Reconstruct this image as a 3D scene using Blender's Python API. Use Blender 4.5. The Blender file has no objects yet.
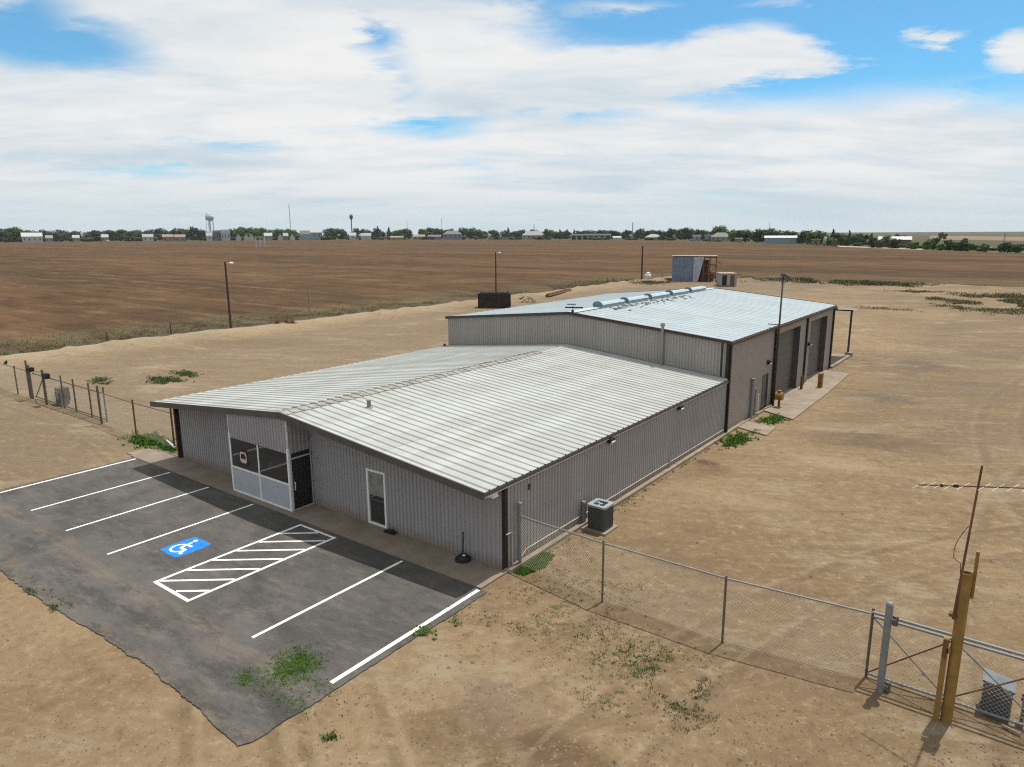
import bpy, math, random
from mathutils import Vector, Matrix, noise as mn
R = math.radians
rnd = random.Random(7)
sc = bpy.context.scene
col = sc.collection

# ------------------------------------------------------------------ camera
YAW, PITCH, ROLL, F = 0.6436, -0.2107, -0.0052, 699.8
CAM = Vector((11.8323, -15.373, 9.915))
fw = Vector((-math.sin(YAW)*math.cos(PITCH), math.cos(YAW)*math.cos(PITCH), math.sin(PITCH)))
rt0 = Vector((math.cos(YAW), math.sin(YAW), 0)); up0 = rt0.cross(fw)
rt = rt0*math.cos(ROLL)+up0*math.sin(ROLL); up = -rt0*math.sin(ROLL)+up0*math.cos(ROLL)
cd = bpy.data.cameras.new('camera'); cam = bpy.data.objects.new('camera', cd); col.objects.link(cam)
cd.sensor_width = 36; cd.lens = F*36/1024; cd.clip_start = 0.1; cd.clip_end = 40000
m = Matrix((( rt.x, up.x, -fw.x, CAM.x), (rt.y, up.y, -fw.y, CAM.y), (rt.z, up.z, -fw.z, CAM.z), (0,0,0,1)))
cam.matrix_world = m
sc.camera = cam
sc.cycles.use_denoising = False; sc.cycles.pixel_filter_type = 'BLACKMAN_HARRIS'; sc.cycles.filter_width = 1.15
sc.render.resolution_x = 1024; sc.render.resolution_y = 767

# ------------------------------------------------------------------ light
SUN = Vector((0.06, 0.36, 1.0)).normalized()
sun_el = math.asin(SUN.z); sun_az = math.atan2(SUN.x, SUN.y)
sl = bpy.data.lights.new('sun', 'SUN'); so = bpy.data.objects.new('sun', sl); col.objects.link(so)
sl.energy = 4.7; sl.angle = R(0.7); sl.color = (1.0, 0.95, 0.88)
so.rotation_euler = (-SUN).to_track_quat('-Z', 'Y').to_euler(); so.location = (0, 0, 60)
sc.view_settings.view_transform = 'Standard'; sc.view_settings.look = 'None'
sc.view_settings.exposure = 0.0; sc.view_settings.gamma = 1.0; sc.view_settings.use_curve_mapping = False

def pxdir(px, py):
    return fw + rt*((px-512)/F) - up*((py-383.5)/F)
def at(px, py, z=0.0):            # a pixel of the photograph to a point on the ground
    d = pxdir(px, py); s = (z-CAM.z)/d.z
    return CAM + d*s
def column(px, dist):             # ground point at a given distance in the direction of a column
    d = pxdir(px, 234); h = Vector((d.x, d.y, 0)).normalized()
    return Vector((CAM.x, CAM.y, 0)) + h*dist
def row_height(P, row):           # height above P seen at that row
    lo, hi = -5, 200
    for _ in range(50):
        mid = (lo+hi)/2; q = Vector((P.x, P.y, mid))-CAM
        if 383.5-F*q.dot(up)/q.dot(fw) > row: lo = mid
        else: hi = mid
    return lo

# ------------------------------------------------------------------ node helpers
class NT:
    def __init__(s, nt): s.nt = nt; s.n = nt.nodes; s.l = nt.links
    def new(s, t, **kw):
        nd = s.n.new(t)
        for k, v in kw.items(): setattr(nd, k, v)
        return nd
    def put(s, sock, v):
        if hasattr(v, 'is_output') or isinstance(v, bpy.types.NodeSocket): s.l.new(v, sock)
        else: sock.default_value = v
    def m(s, op, a, b=0.0, c=0.0, clamp=False):
        nd = s.new('ShaderNodeMath', operation=op); nd.use_clamp = clamp
        s.put(nd.inputs[0], a); s.put(nd.inputs[1], b); s.put(nd.inputs[2], c)
        return nd.outputs[0]
    def vm(s, op, a, b=(0,0,0)):
        nd = s.new('ShaderNodeVectorMath', operation=op); s.put(nd.inputs[0], a); s.put(nd.inputs[1], b)
        return nd.outputs[0]
    def noise(s, vec, scale, detail=4, rough=0.55, dist=0.0):
        nd = s.new('ShaderNodeTexNoise'); s.put(nd.inputs['Vector'], vec)
        nd.inputs['Scale'].default_value = scale; nd.inputs['Detail'].default_value = detail
        nd.inputs['Roughness'].default_value = rough; nd.inputs['Distortion'].default_value = dist
        return nd.outputs['Fac']
    def ramp(s, v, lo, hi, a=0.0, b=1.0):
        nd = s.new('ShaderNodeMapRange', interpolation_type='SMOOTHSTEP'); s.put(nd.inputs[0], v)
        nd.inputs[1].default_value = lo; nd.inputs[2].default_value = hi; nd.inputs[3].default_value = a; nd.inputs[4].default_value = b
        return nd.outputs[0]
    def mix(s, f, a, b, mode='MIX'):
        nd = s.new('ShaderNodeMix', data_type='RGBA', blend_type=mode)
        s.put(nd.inputs[0], f); s.put(nd.inputs[6], a if not isinstance(a, tuple) else (*a[:3], 1)); s.put(nd.inputs[7], b if not isinstance(b, tuple) else (*b[:3], 1))
        return nd.outputs[2]
    def mapping(s, vec, rot=0.0, scale=(1,1,1), loc=(0,0,0)):
        nd = s.new('ShaderNodeMapping'); s.put(nd.inputs[0], vec)
        nd.inputs['Rotation'].default_value = (0,0,rot); nd.inputs['Scale'].default_value = scale; nd.inputs['Location'].default_value = loc
        return nd.outputs[0]
    def along(s, p, ang, sl, sp, off=0.0):      # coordinates along and across a heading
        c_, s_ = math.cos(ang), math.sin(ang); x, y, z = s.sep(p)
        u = s.m('ADD', s.m('MULTIPLY', x, c_*sl), s.m('MULTIPLY_ADD', y, s_*sl, off))
        v = s.m('ADD', s.m('MULTIPLY', x, -s_*sp), s.m('MULTIPLY_ADD', y, c_*sp, off))
        return s.comb(u, v, off)
    def sep(s, vec):
        nd = s.new('ShaderNodeSeparateXYZ'); s.put(nd.inputs[0], vec); return nd.outputs
    def comb(s, x, y, z):
        nd = s.new('ShaderNodeCombineXYZ'); s.put(nd.inputs[0], x); s.put(nd.inputs[1], y); s.put(nd.inputs[2], z); return nd.outputs[0]
    def blob(s, x, y, cx, cy, rx, ry):      # soft ellipse, 1 at its middle, 0 outside
        a = s.m('MULTIPLY', s.m('SUBTRACT', x, cx), 1/rx); b = s.m('MULTIPLY', s.m('SUBTRACT', y, cy), 1/ry)
        d = s.m('SQRT', s.m('ADD', s.m('MULTIPLY', a, a), s.m('MULTIPLY', b, b)))
        return s.m('SUBTRACT', 1.0, d, clamp=True)

# ------------------------------------------------------------------ sky: Nishita with a cloud layer
w = bpy.data.worlds.new('World'); sc.world = w; w.use_nodes = True
t = NT(w.node_tree); t.n.clear()
out = t.new('ShaderNodeOutputWorld'); bg = t.new('ShaderNodeBackground'); bg.inputs[1].default_value = 0.1
sky = t.new('ShaderNodeTexSky', sky_type='NISHITA'); sky.sun_disc = False
sky.sun_elevation = sun_el; sky.sun_rotation = sun_az; sky.altitude = 1000; sky.air_density = 1.0; sky.dust_density = 0.6; sky.ozone_density = 2.0
tc = t.new('ShaderNodeTexCoord'); dirv = t.vm('NORMALIZE', tc.outputs['Generated'])
dx, dy, dz = t.sep(dirv)
zc = t.m('MAXIMUM', dz, 0.0)
den = t.m('ADD', zc, 0.13)
px_, py_ = t.m('DIVIDE', dx, den), t.m('DIVIDE', dy, den)
cv = t.comb(px_, py_, 0.0)
cvm = t.along(cv, YAW, 0.8, 1.1)
n1 = t.noise(cvm, 1.1, 9, 0.58, 0.25)
n2 = t.noise(cvm, 3.6, 9, 0.66, 0.15)
az = t.m('ARCTAN2', t.m('MULTIPLY', dx, -1.0), dy)       # azimuth left of +Y
el = t.m('ARCSINE', dz)
wob = t.m('ADD', t.m('MULTIPLY', t.m('SUBTRACT', n2, 0.5), 0.16), t.m('MULTIPLY', t.m('SUBTRACT', n1, 0.5), 0.14))
azw = t.m('ADD', az, t.m('MULTIPLY', wob, 0.9)); elw = t.m('ADD', el, t.m('MULTIPLY', wob, 0.35))
def azel(px, py):
    d = pxdir(px, py).normalized(); return math.atan2(-d.x, d.y), math.asin(d.z)
gap = None
for px, py, rx, ry, k in [(45, 42, 90, 26, .95), (0, 15, 70, 40, .9), (655, -5, 165, 58, 1.15), (850, 30, 210, 66, 1.2), (960, 38, 190, 48, 1.15), (1100, 50, 160, 45, 1.0), (432, 125, 72, 17, .60), (398, 85, 30, 50, .36), (590, 118, 80, 10, .35), (378, 38, 34, 18, .62), (735, 98, 60, 10, .3), (560,-30,160,36,.7), (150, 175, 90, 8, .3), (250, 150, 60, 7, .3), (700, 75, 50, 10, .25)]:
    a_, e_ = azel(px, py)
    b = t.m('MULTIPLY', t.m('POWER', t.blob(azw, elw, a_, e_, rx/F*1.1, ry/F*1.1), 0.85), k)
    gap = b if gap is None else t.m('MAXIMUM', gap, b)
for px, py, rx, ry, k in [(765, 52, 80, 30, 1.0), (630, 75, 130, 28, .6), (925, 35, 34, 9, .6), (1008, 44, 36, 18, .8), (620, 4, 70, 12, .45), (830, -4, 90, 9, .35)]:
    a_, e_ = azel(px, py)
    b = t.m('MULTIPLY', t.blob(azw, elw, a_, e_, rx/F, ry/F), k*1.5)
    gap = t.m('SUBTRACT', gap, b, clamp=True)
cloud = t.m('SUBTRACT', 1.12, t.m('MULTIPLY', gap, 1.75))
cloud = t.m('ADD', cloud, t.m('MULTIPLY', t.m('SUBTRACT', n1, 0.5), 1.5))
cloud = t.m('ADD', cloud, t.m('MULTIPLY', t.m('SUBTRACT', n2, 0.5), 1.3))
cloud = t.ramp(cloud, -0.08, 1.05)
# texture of the cloud deck
cm2 = t.along(cv, YAW, 0.7, 1.2, 3.1)
n3 = t.noise(cm2, 1.5, 9, 0.6, 0.3)
n4 = t.noise(t.along(cv, YAW+.1, 0.45, 1.1, 7.0), 0.9, 7, 0.55, 0.2)
bright = t.m('ADD', t.m('MULTIPLY', n3, 0.5), t.m('MULTIPLY', n4, 0.5))
cc = t.mix(t.ramp(bright, 0.34, 0.60), (5.6, 6.7, 7.5), (8.8, 8.8, 8.75))
hz = t.ramp(el, 0.0, 0.10, 1.0, 0.0)
cc = t.mix(t.m('MULTIPLY', hz, 0.85), cc, (6.0, 7.0, 7.5))
cloud = t.m('MAXIMUM', cloud, t.m('MULTIPLY', hz, 0.9))
skyc = t.mix(1.0, sky.outputs[0], (0.46, 1.22, 1.42), 'MULTIPLY')
thin = t.mix(0.10, skyc, (8.0, 8.3, 8.6))
final = t.mix(cloud, thin, cc)
t.l.new(final, bg.inputs[0]); t.l.new(bg.outputs[0], out.inputs[0])

# ------------------------------------------------------------------ materials
MATS = {}
def mat(name, base, rough=0.7, metal=0.0, var=0.12, vscale=3.0, bump=0.0, bscale=30.0, dirt=None, dirt_amt=0.0, dirt_scale=1.0, spec=0.3, alpha=1.0, stretch=(1,1,1)):
    if name in MATS: return MATS[name]
    M = bpy.data.materials.new(name); M.use_nodes = True
    k = NT(M.node_tree); b = k.n['Principled BSDF']
    geo = k.new('ShaderNodeTexCoord'); vec = k.mapping(geo.outputs['Object'], scale=stretch)
    n = k.noise(vec, vscale, 6, 0.6)
    lo = tuple(c*(1-var) for c in base); hi = tuple(min(1, c*(1+var)) for c in base)
    c = k.mix(k.ramp(n, 0.3, 0.7), lo, hi)
    if dirt:
        dn = k.noise(vec, dirt_scale, 7, 0.65)
        c = k.mix(k.ramp(dn, 0.62-dirt_amt*0.3, 0.75, 0, 0.9), c, dirt)
    k.put(b.inputs['Base Color'], c)
    k.put(b.inputs['Roughness'], k.ramp(n, 0.2, 0.8, max(0.02, rough-0.08), min(1, rough+0.08)))
    b.inputs['Metallic'].default_value = metal; b.inputs['Specular IOR Level'].default_value = spec
    if bump:
        bn = k.new('ShaderNodeBump'); bn.inputs['Strength'].default_value = bump; bn.inputs['Distance'].default_value = 0.02
        k.l.new(k.noise(vec, bscale, 5), bn.inputs['Height']); k.l.new(bn.outputs[0], b.inputs['Normal'])
    MATS[name] = M
    return M

def siding(name, base, soil, lines):
    M = bpy.data.materials.new(name); M.use_nodes = True
    k = NT(M.node_tree); b = k.n['Principled BSDF']
    p = k.new('ShaderNodeNewGeometry').outputs['Position']; X, Y, Z = k.sep(p)
    pid = k.m('FLOOR', k.m('MULTIPLY', k.m('ADD', X, Y), 1/0.915))
    wn = k.new('ShaderNodeTexWhiteNoise', noise_dimensions='1D'); k.put(wn.inputs['W'], pid)
    c = k.mix(k.m('MULTIPLY', wn.outputs[0], 0.6), base, tuple(v*.88 for v in base))
    st = k.noise(k.mapping(p, scale=(3.5, 3.5, .35)), 1.0, 8, .7)
    c = k.mix(k.ramp(st, .5, .72, 0, .45), c, tuple(v*.72 for v in base)); c = k.mix(k.ramp(st, .46, .32, 0, .35), c, tuple(min(1, v*1.15) for v in base))
    n = k.noise(p, 2.2, 7, .7)
    sp = k.m('MULTIPLY', k.ramp(k.m('ADD', Z, k.m('MULTIPLY', n, .55)), .35, .75, 1, 0), .75)      # mud splash along the ground
    c = k.mix(sp, c, soil)
    for z in lines:                                                                                  # rows of screws at the girts
        zf = k.m('LESS_THAN', k.m('ABSOLUTE', k.m('SUBTRACT', Z, z)), .014)
        sx = k.m('LESS_THAN', k.m('ABSOLUTE', k.m('SUBTRACT', k.m('FRACT', k.m('MULTIPLY', k.m('ADD', X, Y), 1/.34)), .5)), .08)
        c = k.mix(k.m('MULTIPLY', k.m('MULTIPLY', zf, sx), .3), c, (.10, .09, .085))
    k.put(b.inputs['Base Color'], c); k.put(b.inputs['Roughness'], k.ramp(st, .3, .7, .42, .6)); b.inputs['Specular IOR Level'].default_value = .35
    return M
wall_m = siding('grey painted siding', (0.290, 0.278, 0.283), (0.22, 0.165, 0.125), (.95, 1.85, 2.45))
wallb_m = siding('bounce lit siding', (0.30, 0.280, 0.258), (0.23, 0.175, 0.13), (1.0, 2.2, 3.4, 4.3))  # same paint as the grey siding, roof bounce light put into its colour
trim_m = mat('dark brown trim', (0.075, 0.068, 0.066), 0.45, var=0.15)
blacktrim_m = mat('near black trim', (0.022, 0.018, 0.017), 0.5, var=0.2)
redtrim_m = mat('red brown trim', (0.055, 0.028, 0.026), 0.45, var=0.2)
white_m = mat('white frame paint', (0.68, 0.68, 0.66), 0.45, var=0.05)
panel_m = mat('pale grey panel', (0.36, 0.38, 0.41), 0.35, var=0.04)
glass_m = mat('dark tinted glass', (0.010, 0.011, 0.011), 0.02, var=0.1, spec=0.9)
glass2_m = mat('clear reflecting glass', (0.03, 0.03, 0.03), 0.03, var=0.1, spec=1.0)
galv_m = mat('galvanised steel', (0.19, 0.20, 0.205), 0.6, 0.1, var=0.15, vscale=8)
wire_m = mat('chain wire', (0.46, 0.42, 0.34), 0.55, 0.25, var=0.1)
darkpost_m = mat('weathered dark pipe', (0.13, 0.11, 0.095), 0.6, 0.2, var=0.25, vscale=6)
rust_m = mat('rusty steel', (0.16, 0.075, 0.045), 0.85, 0.1, var=0.35, vscale=5, dirt=(0.07, 0.04, 0.03), dirt_amt=0.6, dirt_scale=3)
yellow_m = mat('ochre yellow paint', (0.235, 0.140, 0.036), 0.6, var=0.2, vscale=4, dirt=(0.20, 0.11, 0.04), dirt_amt=0.7, dirt_scale=6)
conc_m = mat('dusty concrete', (0.25, 0.205, 0.155), 0.9, var=0.14, vscale=1.4, bump=0.3, bscale=25, dirt=(0.17, 0.13, 0.09), dirt_amt=0.7, dirt_scale=0.6)
walk_m = mat('dusty pavement', (0.21, 0.17, 0.135), 0.9, var=0.16, vscale=1.3, bump=0.3, bscale=25, dirt=(0.20, 0.15, 0.11), dirt_amt=0.6, dirt_scale=0.8)
black_m = mat('black rubber', (0.018, 0.018, 0.018), 0.7, var=0.2)
pvc_m = mat('white pipe', (0.62, 0.61, 0.58), 0.5, var=0.1)
acside_m = mat('grey cabinet metal', (0.06, 0.065, 0.07), 0.5, 0.2, var=0.1)
actop_m = mat('pale cabinet metal', (0.29, 0.33, 0.35), 0.4, 0.2, var=0.08)
door_m = mat('brown grey door', (0.115, 0.10, 0.095), 0.55, var=0.1)
odoor_m = mat('sectional door', (0.105, 0.098, 0.09), 0.6, var=0.12, vscale=0.8, dirt=(0.15,0.13,0.11), dirt_amt=0.4, dirt_scale=0.6)
wood_m = mat('weathered pole wood', (0.06, 0.04, 0.03), 0.9, var=0.3, vscale=4)
bluegrey_m = mat('blue grey sheet metal', (0.15, 0.19, 0.26), 0.55, 0.2, var=0.2, vscale=1.5, dirt=(0.16, 0.11, 0.09), dirt_amt=0.35, dirt_scale=0.8)
paint_m = mat('road paint', (0.74, 0.74, 0.72), 0.7, var=0.06, vscale=5, dirt=(0.30, 0.285, 0.26), dirt_amt=0.55, dirt_scale=9)
blue_m = mat('blue road paint', (0.01, 0.17, 0.55), 0.6, var=0.15, vscale=5)
cyanw_m = mat('white symbol paint', (0.62, 0.80, 0.85), 0.6, var=0.04)

def roof_material(name, base, stain, hi, amt, seed, pitch=.305):
    M = bpy.data.materials.new(name); M.use_nodes = True
    k = NT(M.node_tree); b = k.n['Principled BSDF']
    p = k.new('ShaderNodeNewGeometry').outputs['Position']
    X, Y, Z = k.sep(p)
    pid = k.m('FLOOR', k.m('MULTIPLY', Y, 1/0.915))
    wn = k.new('ShaderNodeTexWhiteNoise', noise_dimensions='1D'); k.put(wn.inputs['W'], k.m('ADD', pid, seed))
    c = k.mix(k.m('MULTIPLY', wn.outputs[0], 0.8), base, tuple(x*0.84 for x in base))
    st = k.noise(k.mapping(p, scale=(0.12, 3.2, 1)), 1.0, 8, 0.65, 0.2)
    c = k.mix(k.m('MULTIPLY', k.ramp(st, 0.46, 0.68), amt), c, stain)
    bl = k.noise(k.mapping(p, scale=(0.9, 0.5, 1), loc=(seed, 0, 0)), 0.8, 6, 0.6)
    c = k.mix(k.m('MULTIPLY', k.ramp(bl, 0.46, 0.64), 0.30), c, hi)
    lap = k.noise(k.mapping(p, scale=(1.1, .06, 1), loc=(2, seed, 0)), 1.0, 3, .5); c = k.mix(k.ramp(lap, .5, .62, 0, .45 if amt > .4 else .12), c, hi)
    lw = k.m('LESS_THAN', k.m('ABSOLUTE', k.m('SUBTRACT', k.m('ABSOLUTE', k.m('SUBTRACT', X, -9.21)), 5.1)), .02); c = k.mix(k.m('MULTIPLY', lw, .5), c, (.2, .19, .17))
    fs = k.noise(k.mapping(p, scale=(.5, 9, 1)), 1.6, 8, .75); c = k.mix(k.ramp(fs, .5, .7, 0, amt*.65), c, tuple(x*.72 for x in stain)); c = k.mix(k.ramp(fs, .44, .3, 0, amt*.65), c, hi)
    c2 = k.noise(k.mapping(p, scale=(0.5, 5.0, 1)), 2.0, 6, 0.7)
    c = k.mix(k.m('MULTIPLY', k.ramp(c2, 0.52, 0.75), 0.35), c, tuple(x*0.62 for x in stain))
    # screw lines at the purlins
    fx = k.m('FRACT', k.m('MULTIPLY', X, 1/1.53)); ln = k.m('LESS_THAN', k.m('ABSOLUTE', k.m('SUBTRACT', fx, 0.5)), 0.02)
    c = k.mix(k.m('MULTIPLY', ln, 0.25), c, (0.30, 0.29, 0.27))
    # broken darker line along each rib, strengthens rib contrast
    fy = k.m('FRACT', k.m('MULTIPLY', Y, 1/pitch)); rb = k.m('GREATER_THAN', k.m('ABSOLUTE', k.m('SUBTRACT', fy, 0.5)), 0.5-.03/pitch)
    gr = k.noise(k.mapping(p, scale=(0.3, 1.0, 1)), 3.0, 5, 0.6)
    c = k.mix(k.m('MULTIPLY', rb, k.ramp(gr, 0.3, 0.65, 0.10, 0.4 if amt > .4 else .4)), c, tuple(x*0.55 for x in stain))
    k.put(b.inputs['Base Color'], c); b.inputs['Metallic'].default_value = 0.0
    k.put(b.inputs['Roughness'], k.ramp(st, 0.3, 0.7, 0.5, 0.68)); b.inputs['Specular IOR Level'].default_value = 0.3
    return M
roof_m = roof_material('weathered white roof metal', (0.365, 0.38, 0.36), (0.30, 0.295, 0.25), (0.43, 0.455, 0.445), 0.6, 3, .40)
roofb_m = roof_material('bluish galvalume roof metal', (0.315, 0.375, 0.40), (0.30, 0.33, 0.34), (0.38, 0.44, 0.465), 0.3, 11, .61)
ridge_m = mat('tan stained ridge cap', (0.25, 0.24, 0.215), 0.6, 0.2, var=0.3, vscale=3, dirt=(0.33, 0.32, 0.29), dirt_amt=0.4, dirt_scale=2)

# ------------------------------------------------------------------ mesh helper
WL = {}
class MB:
    def __init__(s): s.v = []; s.f = []
    def add(s, vs, fs):
        o = len(s.v); s.v += [tuple(x) for x in vs]; s.f += [tuple(i+o for i in q) for q in fs]
    def quad(s, a, b, c, d): s.add([a, b, c, d], [(0, 1, 2, 3)])
    def box(s, x0, x1, y0, y1, z0, z1):
        s.add([(x0,y0,z0),(x1,y0,z0),(x1,y1,z0),(x0,y1,z0),(x0,y0,z1),(x1,y0,z1),(x1,y1,z1),(x0,y1,z1)],
              [(3,2,1,0),(4,5,6,7),(0,1,5,4),(1,2,6,5),(2,3,7,6),(3,0,4,7)])
    def bar(s, a, b, w, h=None, upv=(0,0,1)):           # box along a line
        a, b = Vector(a), Vector(b); h = h or w; d = (b-a).normalized(); u = Vector(upv)
        if abs(d.dot(u)) > .98: u = Vector((0,1,0))
        x = d.cross(u).normalized(); y = x.cross(d)
        q = [a-x*w/2-y*h/2, a+x*w/2-y*h/2, a+x*w/2+y*h/2, a-x*w/2+y*h/2]
        q += [p+(b-a) for p in q]
        s.add(q, [(3,2,1,0),(4,5,6,7),(0,1,5,4),(1,2,6,5),(2,3,7,6),(3,0,4,7)])
    def tube(s, a, b, r, r2=None, n=10, caps=True):
        a, b = Vector(a), Vector(b); r2 = r if r2 is None else r2; d = (b-a).normalized()
        u = Vector((0,0,1)) if abs(d.z) < .9 else Vector((1,0,0))
        x = d.cross(u).normalized(); y = x.cross(d)
        vs = []
        for P, rr in ((a, r), (b, r2)):
            for i in range(n):
                an = 2*math.pi*i/n; vs.append(P+x*rr*math.cos(an)+y*rr*math.sin(an))
        fs = [(i, (i+1)%n, n+(i+1)%n, n+i) for i in range(n)]
        if caps: fs += [tuple(range(n-1, -1, -1)), tuple(range(n, 2*n))]
        s.add(vs, fs)
    def prism(s, pts, y0, y1, axis='y'):                # outline in the x-z plane pushed along y (or y-z along x, or x-y along z)
        n = len(pts)
        mk = {'y': lambda p, q: (p[0], q, p[1]), 'x': lambda p, q: (q, p[0], p[1]), 'z': lambda p, q: (p[0], p[1], q)}[axis]
        vs = [mk(p, y0) for p in pts]+[mk(p, y1) for p in pts]
        s.add(vs, [(i, (i+1)%n, n+(i+1)%n, n+i) for i in range(n)]+[tuple(range(n-1,-1,-1)), tuple(range(n, 2*n))])
    def ball(s, c, r, n=8, k=5, sq=(1,1,1)):
        vs = []; fs = []
        for j in range(1, k):
            th = math.pi*j/k
            for i in range(n):
                an = 2*math.pi*i/n; vs.append((c[0]+r*sq[0]*math.sin(th)*math.cos(an), c[1]+r*sq[1]*math.sin(th)*math.sin(an), c[2]+r*sq[2]*math.cos(th)))
        vs += [(c[0],c[1],c[2]+r*sq[2]), (c[0],c[1],c[2]-r*sq[2])]; T = len(vs)-2
        for j in range(k-2):
            for i in range(n): fs.append((j*n+i, (j+1)*n+i, (j+1)*n+(i+1)%n, j*n+(i+1)%n))
        for i in range(n): fs.append((T, i, (i+1)%n)); fs.append((T+1, (k-2)*n+(i+1)%n, (k-2)*n+i))
        s.add(vs, fs)
    def build(s, name, m, parent=None, smooth=False, local=False):
        me = bpy.data.meshes.new(name)
        o = bpy.data.objects.new(name, me); col.objects.link(o)
        off = Vector((0,0,0))
        if parent is not None:
            o.parent = parent; off = Vector((0,0,0)) if local else WL.get(parent.name, Vector((0,0,0)))
        WL[o.name] = off if parent is not None else Vector((0,0,0))
        me.from_pydata([(x-off.x, y-off.y, z-off.z) for x, y, z in s.v], [], s.f); me.update()
        if m: me.materials.append(m)
        if smooth: me.shade_smooth()
        return o
def tag(o, label=None, cat=None, group=None, kind=None):
    if label: o['label'] = label
    if cat: o['category'] = cat
    if group: o['group'] = group
    if kind: o['kind'] = kind
    return o
def empty(name, loc, rz=0.0):
    o = bpy.data.objects.new(name, None); col.objects.link(o); o.location = loc; o.rotation_euler = (0,0,rz); o.empty_display_size = .3
    WL[o.name] = Vector(loc); return o
def one(name, m, parent, fn, smooth=False):
    b = MB(); fn(b); return b.build(name, m, parent, smooth)

# a ribbed sheet: origin P0, unit u along, vertical z, outward normal nrm
def ribbed(P0, u, nrm, L, zb, zt, pitch=0.17, depth=0.03, holes=(), brk=(), wide=0.45):
    P0, u, nrm = Vector(P0), Vector(u), Vector(nrm)
    prof = []; n = int(L/pitch)+1
    for i in range(n+1):
        c = i*pitch
        for du, d in ((-wide*pitch/2-.012, 0), (-wide*pitch/2+.004, depth), (wide*pitch/2-.004, depth), (wide*pitch/2+.012, 0)):
            if 0 < c+du < L: prof.append((c+du, d))
    prof = [(0, 0)]+prof+[(L, 0)]
    def dep(x):
        for (a, da), (b, db) in zip(prof, prof[1:]):
            if a <= x <= b: return da+(db-da)*(x-a)/max(b-a, 1e-9)
        return 0
    ex = list(brk)
    for h in holes: ex += [h[0], h[1]]
    xs = sorted(prof+[(e, dep(e)) for e in ex])
    mb = MB()
    for (a, da), (b, db) in zip(xs, xs[1:]):
        if b-a < 1e-5: continue
        mid = (a+b)/2; cuts = [(h[2], h[3]) for h in holes if h[0] < mid < h[1]]
        segs = []; z = None
        lo = [zb(a), zb(b)]; cur = lo
        for c0, c1 in sorted(cuts):
            segs.append((cur, [c0, c0])); cur = [c1, c1]
        segs.append((cur, [zt(a), zt(b)]))
        for l, h in segs:
            if h[0]-l[0] < 1e-4 and h[1]-l[1] < 1e-4: continue
            mb.quad(P0+u*a+nrm*da+Vector((0,0,l[0])), P0+u*b+nrm*db+Vector((0,0,l[1])), P0+u*b+nrm*db+Vector((0,0,h[1])), P0+u*a+nrm*da+Vector((0,0,h[0])))
    return mb
def ribroof(y0, y1, xr, zr, xe, ze, pitch=0.305, depth=0.03, gap=0.0):       # one slope, ribs running down it
    prof = []; i0 = int(y0/pitch)-1
    for i in range(i0, int(y1/pitch)+2):
        c = i*pitch
        for du, d in ((-.045, 0), (-.02, depth), (.02, depth), (.045, 0)):
            if y0 < c+du < y1: prof.append((c+du, d))
    prof = [(y0, 0)]+prof+[(y1, 0)]
    mb = MB()
    N = 6
    for (a, da), (b, db) in zip(prof, prof[1:]):
        if b-a < 1e-5: continue
        for k in range(N):
            s0, s1 = k/N, (k+1)/N
            X0, X1 = xr+(xe-xr)*s0, xr+(xe-xr)*s1; Z0, Z1 = zr+(ze-zr)*s0, zr+(ze-zr)*s1
            mb.quad((X0, a, Z0+da), (X0, b, Z0+db), (X1, b, Z1+db), (X1, a, Z1+da))
    return mb
def chain_mesh(P0, P1, z0, z1, parent, sp=0.10, r=0.0028, name='chain_mesh'):
    P0, P1 = Vector(P0), Vector(P1); L = (P1-P0).length; d = (P1-P0)/L; H = z1-z0
    mb = MB()
    def wire(x0, h0, x1, h1):
        a = P0+d*x0+Vector((0,0,z0+h0)); b = P0+d*x1+Vector((0,0,z0+h1))
        mb.tube(a, b, r, n=3, caps=False)
    n = int((L+H)/sp)
    for i in range(n+1):
        c = i*sp-H
        x0, h0 = (c, 0) if c >= 0 else (0, -c)
        x1, h1 = (c+H, H) if c+H <= L else (L, L-c)
        if x1-x0 > .02: wire(x0, h0, x1, h1); wire(x0, H-h0, x1, H-h1)
    return mb.build(name, wire_m, parent)

# ------------------------------------------------------------------ ground
def fbm(x, y, s, o=4): return mn.fractal(Vector((x*s, y*s, 3.7)), 1.0, 2.0, o)
def yard_inside(x, y):              # > 0 inside the yard (metres to its edge)
    e = fbm(x, y, .12, 4)*1.3+fbm(x, y, .02, 2)*2.0
    left = x+58.0+e
    fy = 139+4*math.sin(x*.05)
    if x < -38: fy = 139+min(1, (-38-x)/10)*12
    far = fy-y+e*2
    return min(left, far)
def yard_h(x, y):
    d = yard_inside(x, y)
    if d < 0: return max(-0.35, -0.05+d*0.12)
    near = max(0, 1-max(abs(x+9.5)-13, 0)/8)*max(0, 1-max(abs(y-16)-28, 0)/8)
    h = (fbm(x, y, .05, 3)*.07+fbm(x, y, .35, 3)*.03)*(1-near)
    h += 0.02*(1-near)
    left = x+58.0
    if y < 128: h += (.38+.38*fbm(x, y, .45, 4))*math.exp(-((left-3.0-1.2*fbm(x, y, .15, 2))/2.2)**2)*min(1, max(0, d)/2)   # sandy bank by the field
    if y > 100: h += (.3+.5*abs(fbm(x, y, .1, 4)))*math.exp(-((139-y-4)/5.0)**2)*min(1, max(0, d)/2)*(1 if x > -40 else .3)
    return h*min(1, d/1.5) if d < 1.5 else h
gx0, gx1, gy0, gy1, gs = -66, 150, -42, 182, 0.75
xs = [gx0+i*gs for i in range(int((gx1-gx0)/gs)+1)]; ys = [gy0+i*gs for i in range(int((gy1-gy0)/gs)+1)]
g = MB(); g.v = [(x, y, yard_h(x, y)) for y in ys for x in xs]; nx = len(xs)
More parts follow.
